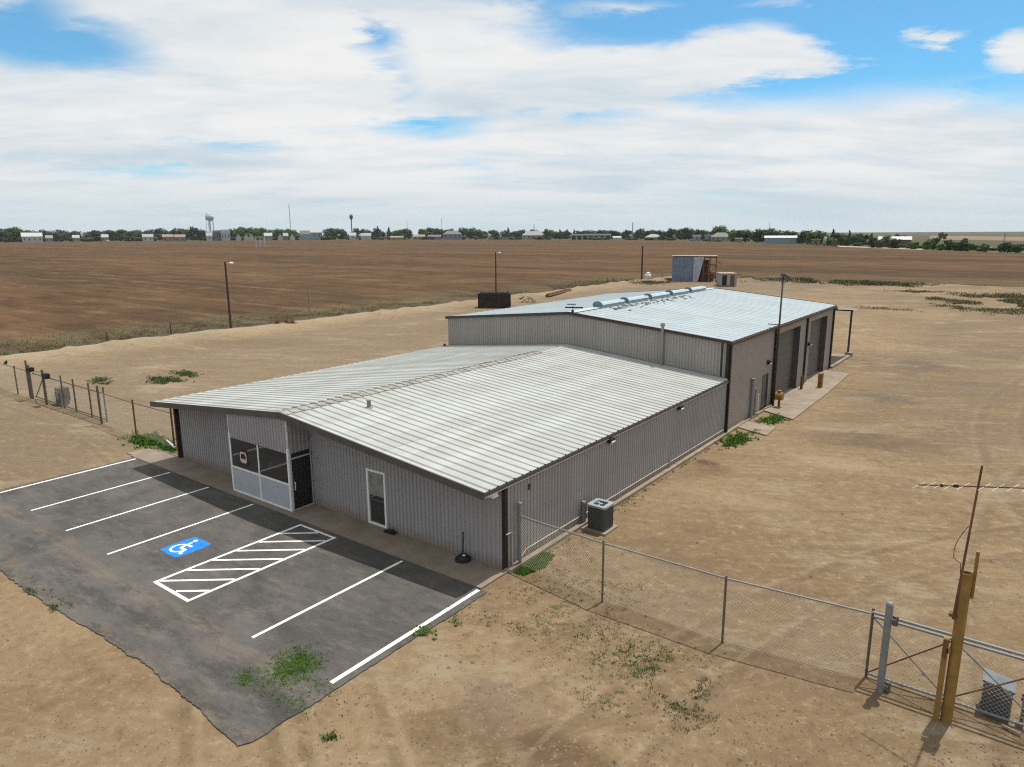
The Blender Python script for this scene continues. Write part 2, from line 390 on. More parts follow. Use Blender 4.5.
g.f = [(j*nx+i, j*nx+i+1, (j+1)*nx+i+1, (j+1)*nx+i) for j in range(len(ys)-1) for i in range(nx-1)]

def ground_material():
    M = bpy.data.materials.new('packed tan dirt'); M.use_nodes = True
    k = NT(M.node_tree); b = k.n['Principled BSDF']
    p = k.new('ShaderNodeNewGeometry').outputs['Position']; X, Y, Z = k.sep(p)
    big = k.noise(p, 0.055, 6, 0.6, 0.6)
    c = k.mix(k.ramp(big, 0.36, 0.62), (0.335, 0.225, 0.135), (0.46, 0.325, 0.20))
    med = k.noise(p, 0.45, 9, 0.72, 0.3)
    mot = k.noise(p, 1.6, 8, 0.75, 0.2)
    c = k.mix(k.m('MULTIPLY', k.ramp(med, 0.48, 0.70), 0.6), c, (0.275, 0.175, 0.10))
    c = k.mix(k.ramp(mot, 0.50, 0.68, 0, 0.5), c, (0.26, 0.165, 0.095)); c = k.mix(k.ramp(mot, 0.48, 0.34, 0, 0.45), c, (0.54, 0.40, 0.265))
    # wheel and grader streaks, long and slightly curved
    wv = k.noise(p, 0.03, 2, 0.5)
    ang = k.m('MULTIPLY', k.m('SUBTRACT', wv, 0.5), 30.0)
    q = k.comb(k.m('ADD', X, ang), k.m('ADD', Y, k.m('MULTIPLY', ang, 1.3)), 0.0)
    s1 = k.noise(k.along(q, R(33), 0.10, 1.1), 1.3, 9, 0.72)
    s2 = k.noise(k.along(q, R(24), 0.22, 2.4, 4.0), 1.2, 9, 0.75)
    right = k.ramp(X, 1.5, 5.0)
    c = k.mix(k.m('MULTIPLY', k.ramp(s1, 0.47, 0.66), k.m('MULTIPLY_ADD', right, 0.35, 0.22)), c, (0.255, 0.165, 0.10))
    c = k.mix(k.m('MULTIPLY', k.ramp(s2, 0.50, 0.68), 0.40), c, (0.52, 0.39, 0.26))
    # reddish soil under the fence line and grey gravelly stains
    rd = k.m('MULTIPLY', k.blob(X, Y, 3.0, 2.2, 5.0, 3.2), k.ramp(med, 0.38, 0.6))
    c = k.mix(k.m('MULTIPLY', rd, 0.7), c, (0.25, 0.145, 0.08))
    for (px, py, rx, ry, col_, amt) in [(455, 742, 2.0, .9, (0.20, 0.125, 0.07), .8), (560, 752, 2.6, .8, (0.18, 0.11, 0.06), .8), (500, 702, 1.6, 1.3, (0.27, 0.20, 0.16), .55), (922, 366, 3.0, 3.2, (0.15, 0.12, 0.11), 1.0), (990, 355, 3.0, 3, (0.19, 0.155, 0.13), .8), (880, 398, 3.5, 2.0, (0.20, 0.155, 0.125), .9), (870, 440, 3.4, 2.2, (0.17, 0.13, 0.115), .9), (704, 462, .9, .5, (0.16, 0.10, 0.06), 1.0), (840, 465, 3, 1.2, (0.52, 0.39, 0.25), .7), (905, 365, 9, 9, (0.23, 0.165, 0.12), .6), (700, 470, 1.6, 2.2, (0.21, 0.13, 0.08), .6), (860, 440, 5, 2.5, (0.25, 0.17, 0.11), .55), (955, 330, 8, 4, (0.22, 0.155, 0.11), .5), (740, 500, 3, 1.2, (0.5, 0.37, 0.24), .6)]:
        P = at(px, py)
        c = k.mix(k.m('MULTIPLY', k.m('MULTIPLY', k.ramp(k.blob(X, Y, P.x, P.y, rx, ry), 0, .7), k.ramp(med, 0.3, 0.6)), amt), c, col_)
    # wheel tracks: pairs of arcs that turn off the gate and the lot
    def arc(cx, cy, rad, wd, amt, colr):
        nonlocal c
        dx_, dy_ = k.m('SUBTRACT', X, cx), k.m('SUBTRACT', Y, cy)
        d = k.m('SQRT', k.m('ADD', k.m('MULTIPLY', dx_, dx_), k.m('MULTIPLY', dy_, dy_)))
        d = k.m('ADD', d, k.m('MULTIPLY', k.m('SUBTRACT', med, 0.5), 0.25))
        mk = k.ramp(k.m('ABSOLUTE', k.m('SUBTRACT', d, rad)), wd*.4, wd, 1, 0)
        c = k.mix(k.m('MULTIPLY', k.m('MULTIPLY', mk, k.ramp(s2, 0.36, 0.55)), amt), c, colr)
    for cx, cy, rad in ((-30, -60, 60.5), (-30, -60, 62.1), (-34, -70, 69.0), (-34, -70, 70.6), (34, -6, 27.2), (34, -6, 28.8)):
        arc(cx, cy, rad, 0.17, 0.45, (0.22, 0.15, 0.095)); arc(cx, cy, rad+.26, 0.10, 0.3, (0.52, 0.41, 0.28))
    for cx, cy, rad in ((60, 10, 40), (60, 10, 41.8), (60, 10, 47), (60, 10, 48.8), (70, 30, 58), (70, 30, 59.8), (52, 40, 36), (52, 40, 37.7), (30, 95, 45), (30, 95, 46.8), (-80, 20, 36), (-80, 20, 37.8), (-90, 24, 52), (-90, 24, 53.8)):
        arc(cx, cy, rad, 0.24, 0.4, (0.21, 0.15, 0.10)); arc(cx, cy, rad+.36, 0.14, 0.25, (0.50, 0.40, 0.28))
    # pale sand of the bank along the field
    bank = k.ramp(k.m('ADD', X, k.m('MULTIPLY', med, 6.0)), -54.5, -46.5, 1, 0)
    c = k.mix(k.m('MULTIPLY', bank, k.ramp(med, 0.3, 0.55, 0.35, 0.9)), c, (0.58, 0.47, 0.35))
    farr = k.m('MULTIPLY', k.ramp(Y, 80, 120), k.ramp(k.noise(k.mapping(p, scale=(.35, 1.6, 1)), 0.18, 6, 0.6), 0.42, 0.6))
    c = k.mix(k.m('MULTIPLY', farr, 0.6), c, (0.25, 0.185, 0.125))
    # grit
    fine = k.noise(p, 9.0, 5, 0.75)
    c = k.mix(k.ramp(fine, 0.56, 0.74, 0, 0.5), c, (0.20, 0.135, 0.085))
    f2 = k.noise(p, 5.0, 6, 0.75)
    c = k.mix(k.ramp(f2, 0.60, 0.78, 0, 0.55), c, (0.60, 0.48, 0.35))
    lft = k.m('MULTIPLY', k.ramp(X, -17, -24), k.ramp(X, -53, -47))
    c = k.mix(k.m('MULTIPLY', k.m('MULTIPLY', lft, k.ramp(s1, .40, .60, .55, 1.0)), .8), c, (0.285, 0.215, 0.155))
    rz = k.m('MULTIPLY', k.ramp(Y, 12, 30), k.ramp(k.noise(k.along(p, R(15), .10, .28, 9.0), .8, 8, .7), .38, .56)); rz = k.m('MULTIPLY', rz, k.m('MULTIPLY', right, k.ramp(Y, 118, 95)))
    c = k.mix(k.m('MULTIPLY', rz, .65), c, (0.27, 0.195, 0.135))
    far2 = k.m('MULTIPLY', k.ramp(Y, 45, 75), k.ramp(s2, .42, .60))
    c = k.mix(k.m('MULTIPLY', far2, .5), c, (0.27, 0.20, 0.145))
    gy = k.noise(k.along(p, R(20), .12, .4, 2.0), .6, 7, .7)
    c = k.mix(k.m('MULTIPLY', k.m('MULTIPLY', right, k.ramp(gy, .56, .70)), .6), c, (0.21, 0.17, 0.14))
    hf = k.noise(p, 3.2, 9, 0.82)
    c = k.mix(k.ramp(hf, .53, .66, 0, .55), c, (0.20, 0.13, 0.075)); c = k.mix(k.ramp(hf, .46, .36, 0, .5), c, (0.62, 0.48, 0.33))
    vo = k.new('ShaderNodeTexVoronoi'); vo.inputs['Scale'].default_value = 11.0; k.put(vo.inputs['Vector'], p)
    vr = k.sep(vo.outputs['Color'])[0]
    peb = k.m('MULTIPLY', k.ramp(vo.outputs['Distance'], .20, .34, 1, 0), k.m('GREATER_THAN', vr, .86)); dpb = k.m('MULTIPLY', k.ramp(vo.outputs['Distance'], .18, .32, 1, 0), k.m('LESS_THAN', vr, .10))
    c = k.mix(k.m('MULTIPLY', peb, .35), c, (0.66, 0.56, 0.43)); c = k.mix(k.m('MULTIPLY', dpb, .6), c, (0.14, 0.095, 0.06))
    # pale scuffed patches
    pp = k.noise(k.along(p, R(28), .35, .8, 6.0), .35, 10, .78, .3)
    c = k.mix(k.ramp(pp, .53, .64, 0, .7), c, (0.50, 0.405, 0.29)); c = k.mix(k.ramp(pp, .45, .36, 0, .6), c, (0.26, 0.18, 0.115))
    c = k.mix(1.0, c, (0.525, 0.538, 0.515), 'MULTIPLY'); k.put(b.inputs['Base Color'], c); b.inputs['Roughness'].default_value = 0.95; b.inputs['Specular IOR Level'].default_value = 0.1
    bn = k.new('ShaderNodeBump'); bn.inputs['Strength'].default_value = 0.8; bn.inputs['Distance'].default_value = 0.06
    hh = k.m('ADD', k.m('ADD', k.m('MULTIPLY', fine, .35), k.m('MULTIPLY', s1, .6)), k.m('ADD', k.m('MULTIPLY', med, 1.3), k.m('MULTIPLY', hf, 1.1)))
    k.put(bn.inputs['Height'], hh); k.l.new(bn.outputs[0], b.inputs['Normal'])
    return M
ground_m = ground_material()
tag(g.build('ground', ground_m, smooth=True), kind='structure')

FAR = [(-700, 1550), (-300, 1550), (0, 1500), (300, 1480), (420, 1380), (500, 1280), (640, 1075), (700, 915), (740, 780), (780, 668), (830, 571), (880, 505), (930, 456), (1024, 405), (1150, 360), (1400, 330)]
def field_material(name, a, bcol, d, rows=True):
    M = bpy.data.materials.new(name); M.use_nodes = True
    k = NT(M.node_tree); b = k.n['Principled BSDF']
    p = k.new('ShaderNodeNewGeometry').outputs['Position']; X, Y, Z = k.sep(p)
    big = k.noise(k.along(p, R(-3), .2, 1.0), 0.03, 7, 0.6, 0.3)
    c = k.mix(k.ramp(big, 0.38, 0.62), a, bcol)
    if rows:
        r1 = k.noise(k.along(p, R(-2), .008, .22), 1.0, 6, 0.7)
        c = k.mix(k.ramp(r1, 0.55, 0.66, 0, 0.5), c, d)
        r2 = k.noise(k.along(p, R(-3), .03, .5, 9.0), 1.0, 7, 0.75)
        c = k.mix(k.ramp(r2, 0.50, 0.64, 0, 0.5), c, tuple(v*.68 for v in a))
        gp = k.noise(p, 0.25, 8, 0.7); edge = k.ramp(X, -76, -64)
        c = k.mix(k.m('MULTIPLY', k.m('MULTIPLY', edge, k.ramp(gp, 0.40, 0.54)), k.ramp(Y, 190, 120)), c, (0.088, 0.078, 0.045))
        gg = k.noise(p, 0.012, 6, 0.7, 0.4)
        c = k.mix(k.ramp(gg, 0.60, 0.72, 0, 0.4), c, (0.13, 0.115, 0.06))
    md = k.noise(k.along(p, R(-3), .35, 1.0, 3.0), .22, 10, 0.8)
    c = k.mix(k.ramp(md, .50, .62, 0, .6), c, tuple(v*.6 for v in a)); c = k.mix(k.ramp(md, .47, .38, 0, .6), c, tuple(v*1.05 for v in d))
    fine = k.noise(p, 1.3, 8, 0.8)
    c = k.mix(k.ramp(fine, 0.50, 0.72, 0, 0.5), c, tuple(v*.5 for v in a))
    c = k.mix(k.ramp(k.noise(p, .7, 6, 0.8), 0.56, 0.75, 0, 0.4), c, tuple(min(1,v*1.6) for v in d))
    k.put(b.inputs['Base Color'], c); b.inputs['Roughness'].default_value = 0.95; b.inputs['Specular IOR Level'].default_value = 0.05
    bn = k.new('ShaderNodeBump'); bn.inputs['Strength'].default_value = 0.6; bn.inputs['Distance'].default_value = 0.12
    k.put(bn.inputs['Height'], k.m('ADD', fine, k.noise(k.mapping(p, scale=(0.1, 2.2, 1)), 1.0, 4, .6))); k.l.new(bn.outputs[0], b.inputs['Normal'])
    return M
fm = field_material('ploughed brown soil', (0.068, 0.042, 0.024), (0.112, 0.064, 0.033), (0.145, 0.098, 0.056))
fp = [column(px, d) for px, d in FAR]
fpoly = [(-900, -300, 0)]+[(q.x, q.y, 0) for q in fp]+[(900, 60, 0), (700, -300, 0)]
mb = MB(); mb.add([(x, y, -0.08) for x, y, _ in fpoly], [tuple(reversed(range(len(fpoly))))])
tag(mb.build('field', fm), kind='structure')
sm = field_material('scrub land', (0.09, 0.075, 0.045), (0.06, 0.068, 0.032), (0.15, 0.11, 0.07), rows=False)
mb = MB(); S = 22000
mb.add([(-S, -S, -0.5), (S, -S, -0.5), (S, S, -0.5), (-S, S, -0.5)], [(0, 1, 2, 3)])
tag(mb.build('plain', sm), kind='structure')
# pale dirt road and brown far fields beyond the right end of the field
def strip(name, px0, py0, px1, py1, th, m, z=-0.04):
    a0, a1 = at(px0, py0), at(px1, py1); b0, b1 = at(px0, py0-th), at(px1, py1-th)
    mb = MB(); mb.add([(q.x, q.y, z) for q in (a0, a1, b1, b0)], [(0, 1, 2, 3)])
    return tag(mb.build(name, m), kind='structure')
sand_m = mat('pale caliche', (0.30, 0.25, 0.19), 0.95, var=0.15, vscale=.05)
farf_m = mat('far brown field', (0.16, 0.11, 0.075), 0.95, var=0.2, vscale=.01)
green_m = mat('low green crop', (0.055, 0.075, 0.028), 0.95, var=0.3, vscale=.03)
strip('road', 838, 246.6, 930, 250.1, 1.0, sand_m)
strip('far_field', 930, 239.5, 1100, 241.5, 4.0, farf_m, -.3)
strip('pasture', 905, 249.3, 1100, 255.5, 6.0, green_m, -.3)

# asphalt lot with ragged lower edge
lot = []
def jag(a, b, n, amp):
    for i in range(n):
        f = i/n; x = a[0]+(b[0]-a[0])*f; y = a[1]+(b[1]-a[1])*f
        j = (fbm(x*2, y*2, .6, 3)+.6*fbm(x*8, y*8, 1.0, 4))*amp; nrm = (-(b[1]-a[1]), b[0]-a[0]); L = math.hypot(*nrm)
        lot.append((x+nrm[0]/L*j, y+nrm[1]/L*j))
jag((-20.3, -1.3), (-20.42, -9.2), 60, .05); jag((-20.42, -9.2), (-8.3, -9.0), 160, .09); jag((-8.3, -9.0), (-4.3, -8.76), 60, .07); jag((-4.3, -8.76), (-.9, -8.92), 50, .07); jag((-.9, -8.92), (.22, -9.02), 14, .04); jag((.22, -9.02), (.38, -8.75), 5, .02)
jag((.38, -8.75), (.38, -1.34), 70, .05); jag((.38, -1.34), (-20.3, -1.3), 2, 0)
def asphalt():
    M = bpy.data.materials.new('worn asphalt'); M.use_nodes = True
    k = NT(M.node_tree); b = k.n['Principled BSDF']
    p = k.new('ShaderNodeNewGeometry').outputs['Position']; X, Y, Z = k.sep(p)
    big = k.noise(p, 0.35, 7, 0.65, 0.5)
    c = k.mix(k.ramp(big, 0.36, 0.64), (0.072, 0.067, 0.063), (0.110, 0.102, 0.094))
    st = k.noise(k.along(p, R(3), .5, 2.0), 1.5, 9, 0.75)
    c = k.mix(k.ramp(st, 0.50, 0.68, 0, 0.55), c, (0.150, 0.132, 0.112))
    dk = k.noise(k.along(p, R(-4), .5, 1.5, 5.0), 0.9, 8, 0.7)
    c = k.mix(k.ramp(dk, 0.52, 0.68, 0, 0.55), c, (0.046, 0.044, 0.044))
    wy = k.m('ADD', Y, k.m('MULTIPLY', k.m('SUBTRACT', big, .5), 1.2))
    seam = k.ramp(k.m('ABSOLUTE', k.m('ADD', wy, 7.15)), 0.05, 0.5, 1, 0)
    c = k.mix(k.m('MULTIPLY', k.m('MULTIPLY', seam, k.ramp(st, .38, .6)), .55), c, (0.19, 0.15, 0.115))
    seam2 = k.ramp(k.m('ABSOLUTE', k.m('ADD', wy, 7.9)), 0.1, 0.45, 1, 0)
    c = k.mix(k.m('MULTIPLY', k.m('MULTIPLY', seam2, k.ramp(dk, .40, .6)), .7), c, (0.05, 0.047, 0.045))
    # long dark drip trails where cars stand
    tr = k.ramp(k.m('ABSOLUTE', k.m('ADD', k.m('ADD', Y, k.m('MULTIPLY', X, 0.06)), 5.9)), 0.1, 0.5, 1, 0)
    c = k.mix(k.m('MULTIPLY', k.m('MULTIPLY', tr, k.ramp(dk, .42, .6)), .5), c, (0.06, 0.055, 0.052))
    # dust creeping in along the edges
    ed = k.m('MAXIMUM', k.ramp(wy, -8.9, -8.3, 1, 0), k.ramp(X, -19.9, -20.4, 0, 1))
    fn = k.noise(p, 2.5, 7, 0.7)
    c = k.mix(k.m('MULTIPLY', ed, k.ramp(fn, .42, .62, 0, .6)), c, (0.19, 0.14, 0.09))
    mt = k.noise(k.along(p, R(5), .7, 1.6, 8.0), 1.1, 9, .78)
    c = k.mix(k.ramp(mt, .52, .64, 0, .55), c, (.155, .138, .118)); c = k.mix(k.ramp(mt, .46, .38, 0, .55), c, (.045, .043, .043))
    # cracks
    vo = k.new('ShaderNodeTexVoronoi', feature='DISTANCE_TO_EDGE'); vo.inputs['Scale'].default_value = 0.55
    k.put(vo.inputs['Vector'], k.vm('ADD', p, k.comb(k.m('MULTIPLY', fn, .6), k.m('MULTIPLY', big, .9), 0)))
    c = k.mix(k.m('MULTIPLY', k.ramp(vo.outputs[0], 0.002, 0.008, 1, 0), k.ramp(big, .52, .66, 0, .3)), c, (0.035, 0.033, 0.03))
    ag = k.noise(p, 22, 4, 0.8)
    c = k.mix(k.ramp(ag, 0.52, 0.72, 0, 0.35), c, (0.24, 0.22, 0.20))
    c = k.mix(k.ramp(ag, 0.46, 0.30, 0, 0.35), c, (0.04, 0.04, 0.04))
    c = k.mix(1.0, c, (.80, .805, .80), 'MULTIPLY'); k.put(b.inputs['Base Color'], c); b.inputs['Roughness'].default_value = 0.85; b.inputs['Specular IOR Level'].default_value = 0.25
    bn = k.new('ShaderNodeBump'); bn.inputs['Strength'].default_value = 0.35; bn.inputs['Distance'].default_value = 0.01
    k.put(bn.inputs['Height'], ag); k.l.new(bn.outputs[0], b.inputs['Normal'])
    return M
asph_m = asphalt()
mb = MB(); n = len(lot); LZ = 0.03
mb.add([(x, y, LZ) for x, y in lot]+[(x, y, -.1) for x, y in lot], [tuple(range(n))]+[(i, (i+1)%n, n+(i+1)%n, n+i) for i in range(n)])
lot_o = tag(mb.build('parking_lot', asph_m), kind='structure')
def flat(mb, pts, z=LZ+.004): mb.add([(x, y, z) for x, y in pts], [tuple(range(len(pts)))])
def line(mb, a, b, w, z=LZ+.004):
    a, b = Vector(a), Vector(b); d = (b-a).normalized(); n_ = Vector((-d.y, d.x))*w/2
    flat(mb, [a-n_, b-n_, b+n_, a+n_], z)
for x, y0, y1, wd in [(-20.02, -1.36, -6.75, .12), (-16.93, -1.4, -6.62, .10), (-13.90, -1.4, -6.62, .10), (-10.83, -1.4, -6.62, .10), (-2.93, -1.4, -6.62, .10), (.12, -1.4, -6.62, .125)]:
    mb = MB(); line(mb, (x, y0), (x, y1), wd); mb.build('parking_stripe', paint_m, lot_o)
mb = MB(); A0, A1, B0, B1 = -7.79, -5.98, -6.62, -1.55
line(mb, (A0, B0-.05), (A0, B1+.05), .11, LZ+.004); line(mb, (A1, B0-.05), (A1, B1+.05), .11, LZ+.004)
line(mb, (A0+.055, B0), (A1-.055, B0), .11, LZ+.004); line(mb, (A0+.055, B1), (A1-.055, B1), .09, LZ+.004)
sl_ = .80; wdx = A1-A0
for i in range(8):
    y0 = B0-.75+i*.82; xa, ya = A0+.06, y0+.06*sl_; xb, yb = A1-.06, y0+(wdx-.06)*sl_
    if ya < B0+.07: xa += (B0+.07-ya)/sl_; ya = B0+.07
    if yb > B1-.06: xb -= (yb-B1+.06)/sl_; yb = B1-.06
    if xb-xa > .2: line(mb, (xa, ya), (xb, yb), .10, LZ+.006)
mb.build('access_aisle_marking', paint_m, lot_o)
mb = MB(); pts = []
for i in range(60):
    a = 2*math.pi*i/60; cx_, cy_ = math.cos(a), math.sin(a)
    s_ = 1/max(abs(cx_), abs(cy_))**.85; j = 1+.05*mn.noise(Vector((cx_*3, cy_*3, 0)))
    pts.append((-9.33+.54*cx_*s_*j, -4.85+.62*cy_*s_*j))
flat(mb, pts, LZ+.004); bsq = mb.build('accessible_bay_marking', blue_m, lot_o)
mb = MB(); Zs = LZ+.008; C0 = Vector((-9.40, -5.02))
prev = None
for i in range(25):                # open wheel ring
    a = R(100+i*11.5); q = C0+Vector((math.cos(a), math.sin(a)))*.27
    if prev: line(mb, prev, q, .085, Zs)
    prev = q
for k_, ((x0, y0), (x1, y1)) in enumerate([((-9.47, -4.55), (-9.40, -4.98)), ((-9.41, -4.98), (-9.12, -4.98)), ((-9.13, -4.97), (-9.03, -5.24)), ((-9.05, -5.23), (-8.93, -5.20)), ((-9.45, -4.74), (-9.16, -4.74))]):
    line(mb, (x0, y0), (x1, y1), .10, Zs+.0006*(k_+1))
flat(mb, [(-9.49+.085*math.cos(i*.524), -4.43+.085*math.sin(i*.524)) for i in range(12)], Zs+.005)
mb.build('wheelchair_symbol', cyanw_m, bsq)

# pavement along the front, concrete edge along the side, aprons
mb = MB(); mb.box(-20.6, .14, -1.30, .0, -.1, .055)
mb.box(-21.2, -20.6, -1.2, -.2, -.1, .04); tag(mb.build('pavement', walk_m), kind='structure')
apron = MB()
apron.prism([(0.02, 24.0), (2.05, 22.9), (2.0, 30.5), (1.75, 38.2), (0.02, 38.6)], -.1, .07, 'z')
tag(apron.build('concrete_apron', conc_m), kind='structure')
mb = MB(); mb.prism([(.12, 19.7), (1.85, 19.0), (1.78, 20.8), (.12, 21.1)], -.1, .06, 'z'); tag(mb.build('concrete_slab', conc_m), kind='structure')
mb = MB(); mb.box(-18.2, .1, 39.75, 46.6, -.1, .09); mb.box(-.05, .25, 39.75, 46.75, -.1, .16)
tag(mb.build('canopy_slab', conc_m), kind='structure')

# ------------------------------------------------------------------ office building (front, low)
W, L1, H1, HR1, OH = 18.42, 18.1, 2.84, 3.73, 1.05
XR = -W/2
def prof1(x): return H1+(HR1-H1)*(1-abs(x-XR)/(W/2))        # roof plane over x
off = tag(empty('office_building', (XR, L1/2, 0)), 'low grey metal office with white ribbed gable roof and glazed entrance facing the parking lot', 'building')
holes = [(W-12.72, W-9.0, .1, 3.6), (W-5.97, W-5.08, .06, 2.04)]
mb = ribbed((-W, 0, 0), (1,0,0), (0,-1,0), W, lambda u: 0.05, lambda u: prof1(-W+u)-.14, holes=[(W-5.97, W-5.08, .06, 2.04)], brk=(W/2,))
fwall = mb.build('front_wall', wall_m, off)
mb = ribbed((0, 0, 0), (0,1,0), (1,0,0), L1, lambda u: 0.02, lambda u: H1-.08)
mb.build('side_wall', wall_m, off)
mb = ribbed((-W, 0, 0), (0,1,0), (-1,0,0), L1, lambda u: 0.02, lambda u: H1-.08); mb.build('side_wall', wall_m, off)
# roof
rf = ribroof(-OH, L1, XR, HR1, .08, H1-.015, .40, .034)
r2 = ribroof(-OH, L1, XR, HR1, -W-.17, H1-.015, .40, .034); rf.add(r2.v, [tuple(reversed(q)) for q in r2.f])
roof = rf.build('roof', roof_m, off)
mb = MB()       # soffit
for xa, xb in ((-W-.12, XR), (XR, .12)):
    mb.quad((xa, -OH+.02, prof1(max(-W, min(0, xa)))-.16), (xb, -OH+.02, prof1(max(-W, min(0, xb)))-.16), (xb, L1, prof1(max(-W, min(0, xb)))-.16), (xa, L1, prof1(max(-W, min(0, xa)))-.16))
mb.build('soffit', wall_m, off)
mb = MB()
pr_ = [(-W-.18, H1-.21), (XR, HR1-.19), (.09, H1-.21), (.09, H1+.012), (XR, HR1+.04), (-W-.18, H1+.012)]
mb.prism(pr_, -OH-.06, -OH-.003)
mb.build('fascia', trim_m, off)
for x0, x1 in ((.083, .11), (-W-.21, -W-.173)):
    one('eave_trim', trim_m, off, lambda b: b.box(x0, x1, -OH, L1-.02, H1-.11, H1-.03))
# ridge cap, ribbed like the sheets
mb = MB()
y = -OH
i = 0
while y < 14.9:
    z_ = .036 if i % 2 == 0 else .062
    y1 = y+(.31 if i % 2 == 0 else .09)
    for sx in (-1, 1):
        a, b2 = XR, XR+sx*.33
        mb.quad((a, y, HR1+z_+.012), (a, y1, HR1+z_+.012), (b2, y1, HR1+z_-.038), (b2, y, HR1+z_-.038))
        mb.quad((b2, y, HR1+z_-.038), (b2, y1, HR1+z_-.038), (b2, y1, HR1-.03), (b2, y, HR1-.03))
    mb.quad((XR-.33, y, HR1-.03), (XR-.33, y, HR1+z_-.038), (XR, y, HR1+z_+.012), (XR, y, HR1-.03)); mb.quad((XR, y, HR1-.03), (XR, y, HR1+z_+.012), (XR+.33, y, HR1+z_-.038), (XR+.33, y, HR1-.03))
    y = y1; i += 1
mb.build('ridge_cap', ridge_m, roof)
mb = MB()
for x, y in ((-7.70, 1.75),):
    z = prof1(x); mb.tube((x, y, z-.02), (x, y, z+.26), .075, n=14); mb.tube((x, y, z+.26), (x, y, z+.30), .10, .09, n=14)
    mb.tube((x, y, z), (x, y, z+.06), .14, .08, n=14)
mb.build('vent_pipe', mat('dull grey vent', (0.22, 0.20, 0.18), .6, var=.2), roof)
one('roof_stub', redtrim_m, roof, lambda b: b.box(-W-.12, -W-.0, L1-.35, L1-.25, H1, H1+.16))
# corner trims and downspouts
one('corner_trim', blacktrim_m, off, lambda b: (b.box(-.07, .045, -.045, -.028, .03, H1-.1), b.box(.028, .046, -.028, .09, .03, H1-.1)))
one('corner_trim', blacktrim_m, off, lambda b: b.box(-W-.06, -W+.06, -.06, -.028, .03, H1-.1))
one('downspout', redtrim_m, off, lambda b: b.box(-W-.16, -W-.06, -.16, -.06, .05, H1-.2))
one('foundation_strip', conc_m, off, lambda b: (b.box(.0, .24, -.05, L1-.1, -.1, .11)))
# vestibule
vx0, vx1, vy = -12.72, -9.0, -1.0
ves = one('vestibule_frame', white_m, off, lambda b: (b.box(vx0-.03, vx0+.06, vy-.03, vy+.05, .05, 2.42), b.box(vx1-.06, vx1+.03, vy-.03, vy+.06, .05, 2.42),
    b.box((vx0+vx1)/2-.035, (vx0+vx1)/2+.035, vy-.025, vy+.04, .10, 2.24), b.box(vx0+.06, vx1-.06, vy-.028, vy+.04, 1.03, 1.10), b.box(vx0+.06, vx1-.06, vy-.028, vy+.04, .055, .11),
    b.box(vx0-.02, vx0+.04, vy-.02, vy+.03, 2.42, 3.30), b.box(vx1-.04, vx1+.02, vy-.02, vy+.03, 2.42, 3.48)))
mid = (vx0+vx1)/2
mb = ribbed((vx0, vy, 0), (1,0,0), (0,-1,0), vx1-vx0, lambda u: 2.24, lambda u: prof1(vx0+u)-.17); mb.build('vestibule_wall', wall_m, off)
mb = ribbed((vx1, vy, 0), (0,1,0), (1,0,0), 1.0, lambda u: 2.22, lambda u: prof1(vx1)-.17); mb.build('vestibule_side_wall', wall_m, off)
mb = ribbed((vx0, vy, 0), (0,1,0), (-1,0,0), 1.0, lambda u: .05, lambda u: prof1(vx0)-.17); mb.build('vestibule_side_wall', wall_m, off)
for a, b_ in ((vx0+.05, mid-.03), (mid+.03, vx1-.05)):
    one('lower_panel', panel_m, off, lambda b: b.box(a, b_, vy-.006, vy+.02, .10, 1.04))
    one('window_pane', glass_m, off, lambda b: b.box(a, b_, vy-.002, vy+.012, 1.09, 2.25))
# small red and white sign behind the left pane, blank lettering too small to read
sg = one('window_sign', mat('red sign', (0.055, 0.008, 0.012), .5, var=.1), off, lambda b: b.box(-12.12, -11.58, vy-.011, vy-.005, 1.26, 1.86))
mb = MB(); ring = [(-12.08, 1.42), (-12.0, 1.34), (-11.72, 1.34), (-11.64, 1.42), (-11.64, 1.70), (-11.72, 1.78), (-12.0, 1.78), (-12.08, 1.70)]
cx_, cz_ = -11.86, 1.56
for i in range(8):
    a, b_ = ring[i], ring[(i+1)%8]; ai = (cx_+(a[0]-cx_)*.72, cz_+(a[1]-cz_)*.68); bi = (cx_+(b_[0]-cx_)*.72, cz_+(b_[1]-cz_)*.68)
    mb.quad((a[0], vy-.015, a[1]), (b_[0], vy-.015, b_[1]), (bi[0], vy-.015, bi[1]), (ai[0], vy-.015, ai[1]))
mb.quad((-12.0, vy-.0155, 1.36), (-11.7, vy-.0155, 1.36), (-11.7, vy-.0155, 1.50), (-12.0, vy-.0155, 1.50))
mb.build('sign_border', mat('sign white', (.52, .42, .43), .5, var=.03), sg)
# door on the right side of the vestibule
dr = one('door', glass_m, off, lambda b: b.box(vx1-.012, vx1+.012, -.90, -.08, .10, 2.0))
one('door_frame', panel_m, dr, lambda b: (b.box(vx1-.04, vx1+.034, -.99+.03, -.90, .05, 2.22), b.box(vx1-.04, vx1+.034, -.08, -.032, .05, 2.22), b.box(vx1-.038, vx1+.03, -.90, -.08, 2.0, 2.06), b.box(vx1-.038, vx1+.03, -.90, -.08, .056, .10)))
one('transom', glass_m, dr, lambda b: b.box(vx1-.012, vx1+.01, -.90, -.08, 2.06, 2.22))
one('handle', white_m, dr, lambda b: (b.bar((vx1+.07, -.84, .85), (vx1+.07, -.84, 1.15), .025), b.bar((vx1+.01, -.84, .86), (vx1+.082, -.84, .86), .022), b.bar((vx1+.01, -.84, 1.14), (vx1+.082, -.84, 1.14), .022)))
